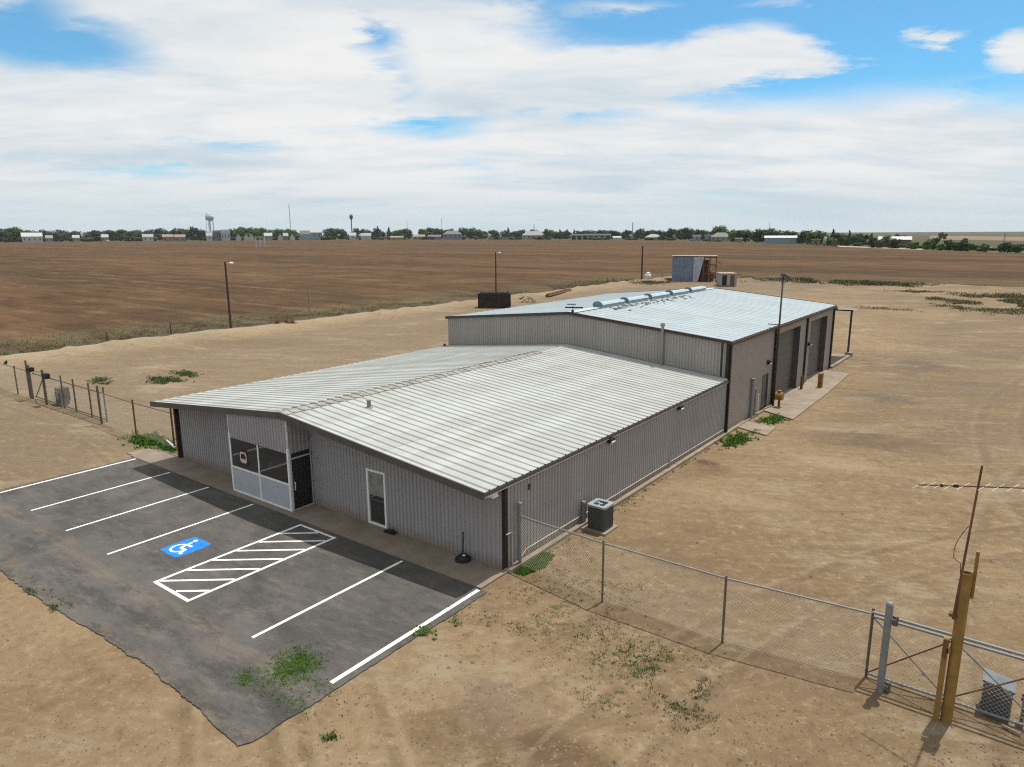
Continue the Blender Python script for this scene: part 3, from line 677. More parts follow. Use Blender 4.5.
# tall narrow window
wn_ = one('window', glass2_m, off, lambda b: b.box(-5.93, -5.12, .02, .04, .10, 2.0))
one('reflection', mat('pale blind', (.20, .205, .19), .8, var=.2, vscale=4), wn_, lambda b: b.box(-5.90, -5.15, .006, .0195, 1.12, 1.98))  # bright reflection on the upper pane, painted as a pale sheet
one('frame', white_m, wn_, lambda b: (b.box(-5.99, -5.91, -.035, .05, .05, 2.06), b.box(-5.14, -5.06, -.035, .05, .05, 2.06), b.box(-5.91, -5.14, -.034, .05, 1.98, 2.06), b.box(-5.91, -5.14, -.034, .05, .052, .12)))
def wall_light(parent, x, y, z, big=False):
    o = one('wall_light', black_m, parent, lambda b: (b.box(x+.01, x+.16, y-.15, y+.15, z-.07, z+.09), b.box(x+.005, x+.05, y-.09, y+.09, z+.09, z+.14)))
    one('lens', mat('lamp lens', (.7, .7, .66), .2, var=.05), o, lambda b: b.prism([(x+.04, z-.02), (x+.22, z-.02), (x+.12, z-.13)], y-.12, y+.12))
wall_light(off, .03, 6.2, 2.60); wall_light(off, .03, 12.3, 2.58)
fl_ = one('flood_light', mat('lamp white', (.75, .74, .70), .35, var=.05), off, lambda b: (b.prism([(-.30, 2.46), (-.02, 2.46), (-.10, 2.60), (-.22, 2.60)], -.50, -.24), b.tube((-.16, -.37, 2.60), (-.16, -.37, 2.68), .02)))
one('conduit', mat('dusty conduit', (.40, .385, .36), .6, var=.15), off, lambda b: (b.tube((.06, 1.0, .35), (.06, L1-.2, .30), .017, n=8), b.tube((.06, 1.0, .35), (.06, .62, .10), .017, n=8), b.tube((.05, .30, 1.15), (.05, .30, .12), .02, n=8), b.tube((.05, .30, 1.15), (.05, -.0, 1.18), .02, n=8)))
one('meter_box', galv_m, off, lambda b: (b.tube((.12, 4.35, .1), (.12, 4.35, .80), .08, n=12), b.tube((.12, 4.35, .80), (.12, 4.35, .86), .085, .07, n=12)))
one('wall_bracket', trim_m, off, lambda b: b.box(.028, .10, 1.15, 1.22, 2.25, 2.42))

# ------------------------------------------------------------------ workshop (rear, tall)
Y0, Y1, H2, HR2 = 18.12, 39.65, 4.72, 5.56
def prof2(x): return H2+(HR2-H2)*(1-abs(x-XR)/(W/2))
ws = tag(empty('workshop_building', (XR, 29, 0)), 'tall taupe metal workshop with bluish ribbed roof, ridge vents and two large roll up doors', 'building')
mb = ribbed((-W, Y0, 0), (1,0,0), (0,-1,0), W, lambda u: .0, lambda u: prof2(-W+u)-.06, brk=(W/2,)); mb.build('front_wall', wallb_m, ws)
DH = [(8.0, 12.85, .05, 4.12), (15.35, 19.75, .05, 4.12), (5.72, 6.72, .05, 2.08)]
mb = ribbed((.0, Y0, 0), (0,1,0), (1,0,0), Y1-Y0, lambda u: .02, lambda u: H2-.05, holes=DH, depth=.012); mb.build('side_wall', siding('shaded brown siding', (0.270, 0.243, 0.225), (0.20, 0.15, 0.115), (1.0, 2.2, 3.4, 4.3)), ws)  # darker copy of the siding, shade of this side put into its colour
mb = ribbed((-W, Y0, 0), (0,1,0), (-1,0,0), Y1-Y0, lambda u: .02, lambda u: H2-.05); mb.build('side_wall', wallb_m, ws)
mb = ribbed((-W, Y1, 0), (1,0,0), (0,1,0), W, lambda u: .02, lambda u: prof2(-W+u)-.06, brk=(W/2,)); mb.build('rear_wall', wallb_m, ws)
rf = ribroof(Y0-.06, Y1+.05, XR, HR2, .10, H2-.01, .61, .022)
r2 = ribroof(Y0-.06, Y1+.05, XR, HR2, -W-.1, H2-.01, .61, .022); rf.add(r2.v, [tuple(reversed(q)) for q in r2.f])
roof2 = rf.build('roof', roofb_m, ws)
mb = MB()
for sx in (-1, 1):
    mb.quad((XR, Y0, HR2+.045), (XR, Y1, HR2+.045), (XR+sx*.3, Y1, HR2+.02), (XR+sx*.3, Y0, HR2+.02))
mb.build('ridge_cap', mat('pale blue ridge', (.40, .48, .51), .5, .3, var=.1), roof2)
for y in (Y0-.13, Y1+.055):
    one('rake_trim', redtrim_m, ws, lambda b: b.prism([(XR, HR2-.11), (.12, H2-.11), (.12, H2+.03), (XR, HR2+.055)], y, y+.065))
    one('rake_trim', mat('grey green trim', (.04, .047, .045), .5, var=.15), ws, lambda b: b.prism([(-W-.12, H2-.11), (XR-.003, HR2-.11), (XR-.003, HR2+.055), (-W-.12, H2+.03)], y, y+.065))
one('gutter', redtrim_m, ws, lambda b: b.box(.105, .19, Y0-.06, Y1+.05, H2-.19, H2-.05)); one('gutter', trim_m, ws, lambda b: b.box(-W-.19, -W-.105, Y0-.06, Y1+.05, H2-.15, H2-.05))
for y in (Y0+.12, 25.6, 32.35, Y1-.12):
    one('downspout', blacktrim_m, ws, lambda b: b.box(.032, .13, y-.06, y+.06, .08, H2-.19))
one('corner_trim', blacktrim_m, ws, lambda b: (b.box(-.10, .045, Y0-.045, Y0-.028, .02, H2-.1), b.box(.028, .046, Y0-.028, Y0+.04, .02, H2-.1)))
one('corner_trim', blacktrim_m, ws, lambda b: b.box(-.34, -.27, Y0-.06, Y0-.028, H1, H2-.12))
one('corner_trim', redtrim_m, ws, lambda b: (b.box(.028, .046, Y1-.05, Y1+.045, .02, H2-.1)))
one('foundation_strip', conc_m, ws, lambda b: b.box(.0, .2, Y0, 23.9, -.1, .1))
one('wall_flashing', galv_m, ws, lambda b: (b.bar((-W, Y0-.06, H1+.02), (XR, Y0-.06, HR1+.02), .06, .07), b.bar((XR, Y0-.06, HR1+.02), (.0, Y0-.06, H1+.02), .06, .07)))
# sectional doors set back in their openings
for (u0, u1, z0, z1) in DH[:2]:
    a, b_ = Y0+u0, Y0+u1
    mb = MB(); nsl = 8
    for i in range(nsl):
        za, zb = z0+(z1-z0)*i/nsl, z0+(z1-z0)*(i+1)/nsl
        mb.box(-.42, -.38, a, b_, za+.006, zb-.006); mb.box(-.425, -.40, a, b_, zb-.006, zb+.006)
    od = mb.build('overhead_door', odoor_m, ws)
    one('door_jamb', trim_m, od, lambda b: (b.box(-.45, .0, a-.05, a, z0, z1), b.box(-.45, .0, b_, b_+.05, z0, z1), b.box(-.45, .0, a, b_, z1, z1+.05)))
    one('threshold', conc_m, od, lambda b: b.box(-.5, .02, a, b_, -.1, .06))
a, b_ = Y0+5.72, Y0+6.72
md = one('door', door_m, ws, lambda b: b.box(-.10, -.06, a+.05, b_-.05, .06, 2.03))
one('door_frame', trim_m, md, lambda b: (b.box(-.12, .03, a, a+.05, .05, 2.08), b.box(-.12, .03, b_-.05, b_, .05, 2.08), b.box(-.12, .03, a+.05, b_-.05, 2.03, 2.08)))
one('handle', galv_m, md, lambda b: b.ball((-.03, a+.14, 1.0), .035))
wall_light(ws, .03, 24.5, 2.72); wall_light(ws, .03, 33.1, 2.66)
for x, y, h, r_ in ((.12, 21.85, 2.2, .085), (.14, 22.35, 1.55, .05), (.16, 22.8, 1.15, .03)):
    one('riser_pipe', galv_m if r_ > .04 else pvc_m, ws, lambda b: (b.tube((x, y, .0), (x, y, h), r_, n=12), b.tube((x, y, h), (x, y, h+.05), r_*1.25, n=12), b.box(.02, x, y-.03, y+.03, h*.7, h*.7+.04)))
# stove pipe up the front gable
one('flue_pipe', mat('flue grey', (.24, .235, .225), .5, .3, var=.12), ws, lambda b: (b.tube((-3.46, Y0-.14, H1+.35), (-3.46, Y0-.14, 5.30), .075, n=12), b.tube((-3.46, Y0-.14, 5.22), (-3.46, Y0-.14, 5.38), .13, .11, n=12), b.tube((-3.46, Y0-.14, H1+.28), (-3.46, Y0-.14, H1+.38), .15, .09, n=12)))
# small aerial on the gable peak
an = one('aerial', black_m, ws, lambda b: (b.tube((-8.97, Y0-.04, 5.5), (-8.97, Y0-.04, 5.95), .02, n=6), b.bar((-9.35, Y0-.25, 5.86), (-8.45, Y0+.2, 5.86), .07), b.bar((-9.35, Y0-.02, 6.02), (-8.8, Y0-.02, 6.05), .05), b.box(-9.02, -8.92, Y0-.12, Y0+.0, 5.55, 5.72)))
# five ridge ventilators in a row
for i in range(5):
    ya = 21.3+i*3.35; yb = ya+2.9
    mb = MB(); pr2 = [(XR-.26, HR2-.02), (XR-.26, HR2+.17), (XR-.16, HR2+.25), (XR+.16, HR2+.25), (XR+.26, HR2+.17), (XR+.26, HR2-.02)]
    rv = one('ridge_vent', mat('vent blue metal', (.20, .29, .34), .6, .0, var=.12), roof2, lambda b: b.prism(pr2, ya, yb))
    one('vent_hood', mat('vent top pale', (.33, .42, .46), .6, .0, var=.08), rv, lambda b: b.prism([(XR-.29, HR2+.17), (XR-.18, HR2+.28), (XR+.18, HR2+.28), (XR+.29, HR2+.17), (XR+.28, HR2+.16), (XR+.17, HR2+.255), (XR-.17, HR2+.255), (XR-.28, HR2+.16)], ya-.02, yb+.02))
    one('end_cap', mat('vent end dark', (.12, .18, .20), .6, .2, var=.15), rv, lambda b: (b.prism([(XR+.34*math.cos(q*.5236), HR2+.17+.22*math.sin(q*.5236)) for q in range(12)], ya-.07, ya-.022)))
# dark dirt gathered on the sheets by the vents
mb = MB()
for i in range(120):
    x = XR+.5+abs(rnd.gauss(0, .45)); y = rnd.uniform(21.6, 33); r_ = rnd.uniform(.03, .11); z = prof2(x)+.034
    mb.add([(x+r_*math.cos(a*1.05+i)*(1+.3*rnd.random()), y+2*r_*math.sin(a*1.05+i), z) for a in range(6)], [tuple(range(6))])
tag(mb.build('leaf_litter', mat('roof litter', (.10, .085, .06), .9, var=.3), roof2), kind='stuff')
# lean-to canopy behind
cn = one('canopy_roof', roofb_m, ws, lambda b: b.prism([(Y1+.15, 4.44), (46.4, 3.80), (46.4, 3.90), (Y1+.15, 4.56)], -W+.3, .22, 'x'))
one('canopy_edge', white_m, cn, lambda b: b.bar((.235, Y1+.15, 4.47), (.235, 46.4, 3.83), .025, .16))
for x in (-.05, -6.0, -12.0, -17.9):
    one('canopy_post', trim_m, cn, lambda b: b.box(x-.07, x+.07, 46.14, 46.28, .09, 3.82))
one('canopy_beam', trim_m, cn, lambda b: b.box(-18.0, .05, 46.13, 46.29, 3.66, 3.80))

# ------------------------------------------------------------------ yard furniture
# tall light pole beside the workshop
lp = tag(empty('light_pole', (.26, 25.3, 0)), 'tall thin dark light pole standing against the workshop wall', 'light pole')
lpm = mat('dark pole paint', (.05, .042, .04), .6, var=.2)
one('pole', lpm, lp, lambda b: b.tube((.26, 25.3, 0), (.30, 25.3, 7.55), .065, .045, n=10), True)
one('bracket', darkpost_m, lp, lambda b: b.bar((.0, 25.3, 4.35), (.34, 25.3, 4.35), .05)); one('bracket', darkpost_m, lp, lambda b: b.bar((-.35, 25.3, 4.80), (.3, 25.3, 4.80), .05))
one('lamp_head', trim_m, lp, lambda b: (b.prism([(.2, 7.5), (.66, 7.42), (.66, 7.54), (.42, 7.68), (.2, 7.66)], 25.18, 25.42),))
# yellow hydrant-like valve post, bollards
vp = tag(empty('valve_post', (.62, 25.2, 0)), 'short yellow box headed valve post at the near end of the concrete apron', 'bollard')
one('post', rust_m, vp, lambda b: b.tube((.62, 25.2, .07), (.62, 25.2, .55), .07, n=12))
one('head', yellow_m, vp, lambda b: (b.tube((.42, 25.2, .72), (.82, 25.2, .72), .24, n=14), b.tube((.62, 25.2, .8), (.62, 25.2, 1.05), .12, n=12)))
b1 = tag(empty('bollard', (.36, 30.9, 0)), 'short rusty red bollard beside the near roll up door', 'bollard')
one('post', rust_m, b1, lambda b: b.tube((.36, 30.9, 0), (.36, 30.9, .92), .085, n=12))
b2 = tag(empty('bollard', (1.15, 32.1, 0)), 'yellow pipe bollard on the outer side of the concrete apron', 'bollard')
one('post', yellow_m, b2, lambda b: (b.tube((1.15, 32.1, 0), (1.15, 32.1, .95), .11, n=14), b.tube((1.15, 32.1, .95), (1.15, 32.1, 1.0), .11, .06, n=14)))
one('plate', yellow_m, b2, lambda b: b.box(1.28, 1.34, 31.95, 32.25, .0, 1.02))
blk = tag(one('concrete_block', conc_m, None, lambda b: b.box(-.2, .3, 45.85, 46.5, .162, .34)), 'pale block lying at the foot of the canopy post', 'block')
blk.location.z = 0
# air conditioner
ac = tag(empty('air_conditioner', (.76, 4.40, 0)), 'dark grey outdoor air conditioning unit with pale top beside the long side wall', 'air conditioner')
def rr(cx, cy, w_, r_, n_=5):
    out_ = []
    for k_, (sx, sy) in enumerate(((1, 1), (-1, 1), (-1, -1), (1, -1))):
        for i_ in range(n_+1):
            a_ = R(90*k_+90*i_/n_); out_.append((cx+sx*(w_-r_)+r_*math.cos(a_), cy+sy*(w_-r_)+r_*math.sin(a_)))
    return out_
acx, acy = .76, 4.40
one('pad', conc_m, ac, lambda b: b.box(acx-.48, acx+.45, acy-.48, acy+.45, -.05, .07))
mb = MB(); mb.prism(rr(acx, acy, .33, .08), .075, .86, 'z'); cs = mb.build('cabinet', acside_m, ac)
mb = MB()
for i in range(9):
    for s_ in (-1, 1):
        q = acx-.26+i*.065; mb.box(q-.012, q+.012, min(acy+s_*.33, acy+s_*.342), max(acy+s_*.33, acy+s_*.342), .14, .80)
        q = acy-.26+i*.065; mb.box(min(acx+s_*.33, acx+s_*.342), max(acx+s_*.33, acx+s_*.342), q-.012, q+.012, .14, .80)
mb.build('louvres', mat('louvre grey', (.085, .09, .095), .5, .2, var=.1), cs)
# pale top plate with a round opening
mb = MB(); outer = rr(acx, acy, .35, .09); n_ = len(outer)
inner = []
for (x, y) in outer:
    a_ = math.atan2(y-acy, x-acx); inner.append((acx+.26*math.cos(a_), acy+.26*math.sin(a_)))
mb.add([(x, y, .86) for x, y in outer]+[(x, y, .93) for x, y in outer]+[(x, y, .93) for x, y in inner]+[(x, y, .87) for x, y in inner],
       [(i, (i+1)%n_, n_+(i+1)%n_, n_+i) for i in range(n_)]+[(n_+i, n_+(i+1)%n_, 2*n_+(i+1)%n_, 2*n_+i) for i in range(n_)]+[(2*n_+i, 2*n_+(i+1)%n_, 3*n_+(i+1)%n_, 3*n_+i) for i in range(n_)])
mb.build('top_plate', actop_m, ac)
mb = MB(); mb.tube((acx, acy, .861), (acx, acy, .87), .258, n=24)
mb.build('fan_well', black_m, ac)
mb = MB()
for i in range(3):
    a_ = R(25+120*i); ca, sa = math.cos(a_), math.sin(a_)
    mb.add([(acx+.05*ca, acy+.05*sa, .90), (acx+.2*ca-.08*sa, acy+.2*sa+.08*ca, .885), (acx+.22*ca+.04*sa, acy+.22*sa-.04*ca, .915)], [(0, 1, 2)])
mb.tube((acx, acy, .88), (acx, acy, .92), .07, n=12)
mb.build('fan', actop_m, ac)
# things on the front pavement
st_ = tag(empty('sign_base', (-1.42, -.12, .055)), 'black round weighted base with a short upright stick near the right front corner', 'sign stand')
one('base', black_m, st_, lambda b: (b.tube((-1.42, -.28, .055), (-1.42, -.28, .13), .25, .24, n=20), b.tube((-1.42, -.28, .13), (-1.42, -.28, .22), .19, .14, n=20)))
one('stick', black_m, st_, lambda b: b.tube((-1.42, -.28, .2), (-1.46, -.2, .95), .022, n=8))
one('cap', pvc_m, st_, lambda b: b.tube((-1.35, -.32, .242), (-1.35, -.32, .26), .05, n=10))
sc_ = tag(one('boot_scraper', black_m, None, lambda b: (b.box(-4.95, -4.5, -.30, -.12, .056, .12), b.tube((-4.82, -.25, .15), (-4.6, -.17, .15), .05, n=8))), 'small black boot scraper on the pavement beside the narrow window', 'boot scraper')

# ------------------------------------------------------------------ fences
def post(mb_parent, x, y, h, r_, m, name='post', top=True):
    o = one(name, m, mb_parent, lambda b: (b.tube((x, y, -.2), (x, y, h), r_, n=10), b.ball((x, y, h), r_*1.15, 8, 4, (1, 1, .8)) if top else None)); return o
RF = [(.16, .55), (3.25, .15), (6.62, .17), (9.72, .60)]
rfen = tag(empty('chain_link_fence', (5, .3, 0)), 'chain link fence from the right front corner of the office to the gate', 'fence', 'chain link fences')
post(rfen, .16, .55, 2.02, .055, galv_m, 'terminal_post'); post(rfen, 3.25, .15, 1.80, .028, darkpost_m); post(rfen, 6.62, .17, 1.80, .03, darkpost_m)
hts = [1.62, 1.74, 1.74, 1.68]
for i in range(3):
    (xa, ya), (xb, yb) = RF[i], RF[i+1]
    one('top_rail', galv_m, rfen, lambda b: b.tube((xa, ya, hts[i]), (xb, yb, hts[i+1]), .024, n=8))
    chain_mesh((xa, ya, 0), (xb, yb, 0), .03, (hts[i]+hts[i+1])/2, rfen)
    one('bottom_wire', darkpost_m, rfen, lambda b: b.tube((xa, ya, .04), (xb, yb, .04), .006, n=5))
# cantilever gate, right
gp = tag(empty('gate_post', (10.09, .42, 0)), 'stout grey steel gate post with domed cap and rollers left of the yellow posts', 'post')
post(gp, 10.09, .42, 2.10, .075, galv_m)
for z in (.12, 1.72):
    one('roller', darkpost_m, gp, lambda b: (b.box(10.02, 10.24, .40, .62, z-.05, z+.06), b.tube((10.22, .50, z-.1), (10.22, .50, z+.12), .06, n=10)))
lf = tag(empty('sliding_gate', (12.5, .78, 0)), 'cross braced chain link sliding gate behind the yellow posts at lower right', 'gate')
gx = [9.74, 11.28, 13.0, 14.7, 16.3]; GY = .80
one('gate_frame', galv_m, lf, lambda b: (b.tube((gx[0], GY, .10), (gx[-1], GY, .10), .03, n=8), b.tube((gx[0], GY, 1.52), (gx[-1], GY, 1.52), .03, n=8), b.tube((gx[0], GY-.09, 1.66), (gx[-1], GY-.09, 1.66), .034, n=8)))
for i, x in enumerate(gx): one('gate_upright', darkpost_m if i == 0 else galv_m, lf, lambda b: b.tube((x, GY, .0 if i else -.0), (x, GY, 1.72 if i == 0 else 1.54), .03, n=8))
for i in range(4):
    a, b_ = gx[i], gx[i+1]
    one('brace', rust_m, lf, lambda b: (b.tube((a, GY-.03, .12), (b_, GY-.03, 1.50), .016, n=6))); one('brace', galv_m, lf, lambda b: b.tube((a, GY+.03, 1.50), (b_, GY+.03, .12), .016, n=6))
chain_mesh((gx[0], GY+.04, 0), (gx[-1], GY+.04, 0), .10, 1.55, lf)
# yellow posts with aerial mast
yp = tag(empty('yellow_post', (11.37, .2, 0)), 'tall open topped yellow pipe post that carries the aerial mast at the gate', 'post')
mb = MB(); mb.tube((11.37, .2, -.2), (11.37, .2, 3.32), .105, n=18, caps=False); mb.tube((11.37, .2, 3.32), (11.37, .2, 2.9), .085, n=18, caps=False)
for i in range(18):
    a0, a1 = 2*math.pi*i/18, 2*math.pi*(i+1)/18
    mb.quad(*[(11.37+r_*math.sin(a_)*-1, .2+r_*math.cos(a_), 3.32) for r_, a_ in ((.105, a0), (.105, a1), (.085, a1), (.085, a0))])
yo = mb.build('post', yellow_m, yp)
one('inside', black_m, yo, lambda b: b.tube((11.37, .2, 2.9), (11.37, .2, 2.92), .084, n=18))
one('angle_bar', yellow_m, yp, lambda b: (b.box(11.47, 11.53, .24, .34, 2.78, 3.78), b.box(11.44, 11.48, .24, .34, 2.80, 3.05)))
one('clamp', yellow_m, yp, lambda b: b.box(11.17, 11.29, .08, .22, 1.55, 1.66)); one('clamp', rust_m, yp, lambda b: b.box(11.17, 11.29, .08, .22, 2.36, 2.42))
y2 = tag(empty('yellow_post', (11.17, .12, 0)), 'thinner and shorter yellow channel post just left of the tall yellow one', 'post')
one('channel', yellow_m, y2, lambda b: (b.box(11.14, 11.24, .08, .18, -.1, 1.86),)); one('hinge_plate', rust_m, y2, lambda b: b.box(11.16, 11.22, .06, .078, 1.45, 1.85))
ant = tag(empty('antenna', (11.27, .14, 2.5)), 'thin dark mast with a long horizontal television aerial above the yellow post', 'antenna')
one('mast', rust_m, ant, lambda b: b.tube((11.25, .13, 2.3), (11.37, .17, 5.55), .024, .02, n=8))
bd = Vector((1, -.30, .27)); bc = Vector((11.35, .17, 5.12)); ed_ = Vector((.30, 1.0, 0)).normalized()
bm_ = one('boom', rust_m, ant, lambda b: b.bar(bc-bd*1.02, bc+bd*1.5, .022))
for s_ in (-1.0, -.82, -.64, -.45, -.24, .10, .32, .54, .76, .98, 1.2, 1.42):
    L_ = .30 if s_ > -.3 else .26+.02*abs(s_)
    one('element', pvc_m, bm_, lambda b: b.tube(bc+bd*s_-ed_*L_, bc+bd*s_+ed_*L_,   .0045, n=5))
for s_ in (-.60, -.38, -.34): one('balun', black_m, bm_, lambda b: b.ball(bc+bd*s_, .035, 6, 4))
mb = MB(); pv = None
for i in range(14):
    f_ = i/13; q = Vector((11.29, .14, 4.3-1.15*f_))+Vector((-.18*math.sin(f_*3.1)*(1 if i < 9 else .3), 0, 0))
    if pv: mb.tube(pv, q, .006, n=4, caps=False)
    pv = q
mb.build('cable', black_m, ant)
ob = tag(empty('gate_operator', (12.15, 1.05, 0)), 'grey metal cabinet of the gate motor standing behind the chain link gate at right', 'gate motor')
one('cabinet', mat('operator blue grey', (.08, .095, .105), .5, .2, var=.15), ob, lambda b: b.prism([(11.9, 0), (12.42, 0), (12.42, .62), (11.9, .70)], .95, 1.40))
one('lid', mat('operator lid', (.11, .13, .145), .5, .1, var=.2), ob, lambda b: b.add([(11.87, .92, .705), (12.45, .92, .625), (12.45, 1.43, .625), (11.87, 1.43, .705), (11.87, .92, .75), (12.45, .92, .67), (12.45, 1.43, .67), (11.87, 1.43, .75)], [(3,2,1,0),(4,5,6,7),(0,1,5,4),(1,2,6,5),(2,3,7,6),(3,0,4,7)]))
sp = tag(one('short_post', darkpost_m, None, lambda b: (b.tube((12.62, 1.05, -.1), (12.62, 1.05, .52), .035, n=8), b.box(12.56, 12.68, 1.0, 1.1, .48, .66))), 'short dark post with a small box head right of the gate motor cabinet', 'post')
sw = tag(one('loose_pipe', conc_m, None, lambda b: b.tube((12.30, .62, .05), (12.62, .52, .05), .03, n=8)), 'short pale pipe stub lying on the dirt below the gate motor', 'pipe')

# left fence and gate
lfen = tag(empty('chain_link_fence', (-23.8, .5, 0)), 'chain link fence between the left front corner of the office and the far left gate', 'fence', 'chain link fences')
LP = [(-18.75, .5), (-20.11, .5), (-23.74, .45), (-27.6, .55)]
one('post', rust_m, lfen, lambda b: b.tube((-20.11, .5, -.2), (-20.11, .5, 2.15), .05, n=8)); post(lfen, -23.74, .45, 1.9, .045, rust_m)
for (xa, ya), (xb, yb) in zip(LP, LP[1:]):
    one('top_rail', darkpost_m, lfen, lambda b: b.tube((xa, ya, 1.76), (xb, yb, 1.76), .022, n=6)); chain_mesh((xa, ya, 0), (xb, yb, 0), .03, 1.76, lfen, sp=.13, r=.0036)
one('tag_plate', mat('red tag', (.45, .03, .03), .5, var=.1), lfen, lambda b: b.box(-19.55, -19.35, .46, .48, 1.25, 1.5))
lg = tag(empty('sliding_gate', (-32, .85, 0)), 'long chain link sliding gate with several dark uprights at far left', 'gate')
GX = [-27.95, -29.75, -31.75, -33.4, -35.9]; GY2 = .88
one('gate_frame', darkpost_m, lg, lambda b: (b.tube((GX[0], GY2, .12), (-37.6, GY2, .12), .035, n=8), b.tube((GX[0], GY2, 1.60), (-37.6, GY2, 1.60), .035, n=8)))
for i, x in enumerate(GX): one('gate_upright', darkpost_m, lg, lambda b: b.tube((x, GY2, .0), (x, GY2, 1.95 if i in (0, 1, 2, 3) else 1.65), .045, n=8))
one('brace', darkpost_m, lg, lambda b: b.tube((-35.9, GY2, 1.6), (-37.5, GY2, .12), .03, n=6))
chain_mesh((GX[0], GY2+.05, 0), (-37.6, GY2+.05, 0), .10, 1.62, lg, sp=.13, r=.0036)
p = tag(empty('gate_post', (-27.7, .5, 0)), 'dark gate post at the near end of the far left sliding gate', 'post'); post(p, -27.70, .5, 2.10, .06, darkpost_m)
p = tag(empty('gate_post', (-35.1, .6, 0)), 'dark post with a roller bracket beside the far left gate motor', 'post'); post(p, -35.05, .55, 2.12, .07, darkpost_m)
one('bracket', black_m, p, lambda b: b.box(-35.0, -34.5, .5, .75, 1.65, 1.95))
p = tag(empty('gate_post', (-37.8, .7, 0)), 'thick double steel post where the far left sliding gate closes', 'post'); post(p, -37.75, .75, 2.1, .08, darkpost_m); post(p, -38.05, .75, 2.35, .06, darkpost_m)
one('bracket', black_m, p, lambda b: b.box(-37.6, -37.25, .6, .9, 1.75, 2.0))
gm = tag(empty('gate_operator', (-34.3, .8, 0)), 'blue and grey gate motor cabinet at the far left sliding gate', 'gate motor')
one('cabinet', mat('operator blue', (.035, .05, .08), .5, .2, var=.2), gm, lambda b: b.box(-34.85, -34.25, 1.0, 1.5, .0, 1.0))
one('panel', mat('operator pale', (.22, .27, .33), .4, var=.1), gm, lambda b: b.box(-34.6, -34.35, .97, .995, .35, .85)); one('side_box', black_m, gm, lambda b: b.box(-34.24, -33.9, 1.05, 1.45, .3, 1.05))
lf3 = tag(empty('chain_link_fence', (-45, .7, 0)), 'chain link fence running out of the picture beyond the far left gate', 'fence', 'chain link fences')
LP = [(-38.05, .7), (-39.95, .7), (-43.2, .7), (-46.5, .7), (-50, .7)]
for x, y in LP[1:]: post(lf3, x, y, 1.84, .045, darkpost_m)
for (xa, ya), (xb, yb) in zip(LP, LP[1:]):
    one('top_rail', darkpost_m, lf3, lambda b: b.tube((xa, ya, 1.74), (xb, yb, 1.74), .022, n=6)); chain_mesh((xa, ya, 0), (xb, yb, 0), .03, 1.74, lf3, sp=.13, r=.0036)
bird = tag(empty('bird', (-41.3, .7, 1.76)), 'small dark bird perched on the fence rail at the far left edge', 'bird')
mb = MB(); mb.ball((-41.3, .7, 1.90), .12, 10, 6, (1.3, .8, .75)); mb.ball((-41.14, .7, 2.02), .06, 8, 5); mb.add([(-41.42, .67, 1.90), (-41.42, .73, 1.90), (-41.66, .74, 1.78), (-41.66, .66, 1.78), (-41.5, .7, 1.86)], [(0,1,2,3),(0,3,4),(1,2,4)])
mb.add([(-41.09, .685, 2.02), (-41.09, .715, 2.02), (-41.02, .7, 2.01), (-41.09, .7, 2.045)], [(0,1,2),(0,2,3),(1,3,2)]); mb.tube((-41.28, .68, 1.77), (-41.28, .68, 1.84), .008, n=4); mb.tube((-41.28, .72, 1.77), (-41.28, .72, 1.84), .008, n=4)
mb.build('body', black_m, bird, True)
tag(one('loose_pipe', pvc_m, None, lambda b: b.tube((-21.5, .85, .09), (-20.0, .45, .10), .05, n=8)), 'short white pipe lying in the grass at the left front corner of the office', 'pipe')

# ------------------------------------------------------------------ poles at the field edge
def pole(px, py, row, r_, label, lamp=True, m=wood_m):
    P = at(px, py); h = row_height(P, row)
    o = tag(empty('utility_pole', (P.x, P.y, 0)), label, 'pole')
    one('pole', m, o, lambda b: b.tube((P.x, P.y, -.3), (P.x, P.y, h), r_, r_*.75, n=8))
    if lamp:
        one('lamp', pvc_m, o, lambda b: (b.bar((P.x, P.y, h-.15), (P.x+.5, P.y+.35, h-.05), .05), b.ball((P.x+.55, P.y+.38, h-.12), .2, 8, 5, (1.2, 1.2, .7))))
pole(231, 329, 262, .13, 'brown wooden lamp pole at the field edge, leftmost of the lamp poles')
pole(496, 292, 252, .13, 'brown wooden lamp pole behind the rusty bin')
pole(641.5, 281, 246, .2, 'dark wooden pole left of the white tank', False)
pole(310, 319.5, 289, .12, 'short thin pale pole at the field edge', False, mat('pale dry wood', (.22, .17, .11), .9, var=.2))
# field edge stakes
for i, (px, py, h) in enumerate([(607, 284.5, 1.5), (613, 283.5, 1.3), (597, 286, 1.0), (621, 283, 1.1), (662, 279, 1.2), (108, 345, 1.2), (171, 333, 1.2)]):
    P = at(px, py)
    tag(one('fence_stake', wood_m, None, lambda b: b.tube((P.x, P.y, -.2), (P.x+.03, P.y, h), .07, .05, n=6)), 'weathered wooden stake in the weeds '+{607: 'left of the dark pole, tallest of its cluster', 613: 'just right of the tallest one of its cluster', 597: 'leftmost of the cluster beyond the workshop roof', 621: 'rightmost of the cluster beyond the workshop roof', 662: 'just left of the ruined shed', 108: 'at the far left field edge', 171: 'between far left and the leftmost lamp pole'}[px], 'stake', 'stakes at the field edge')

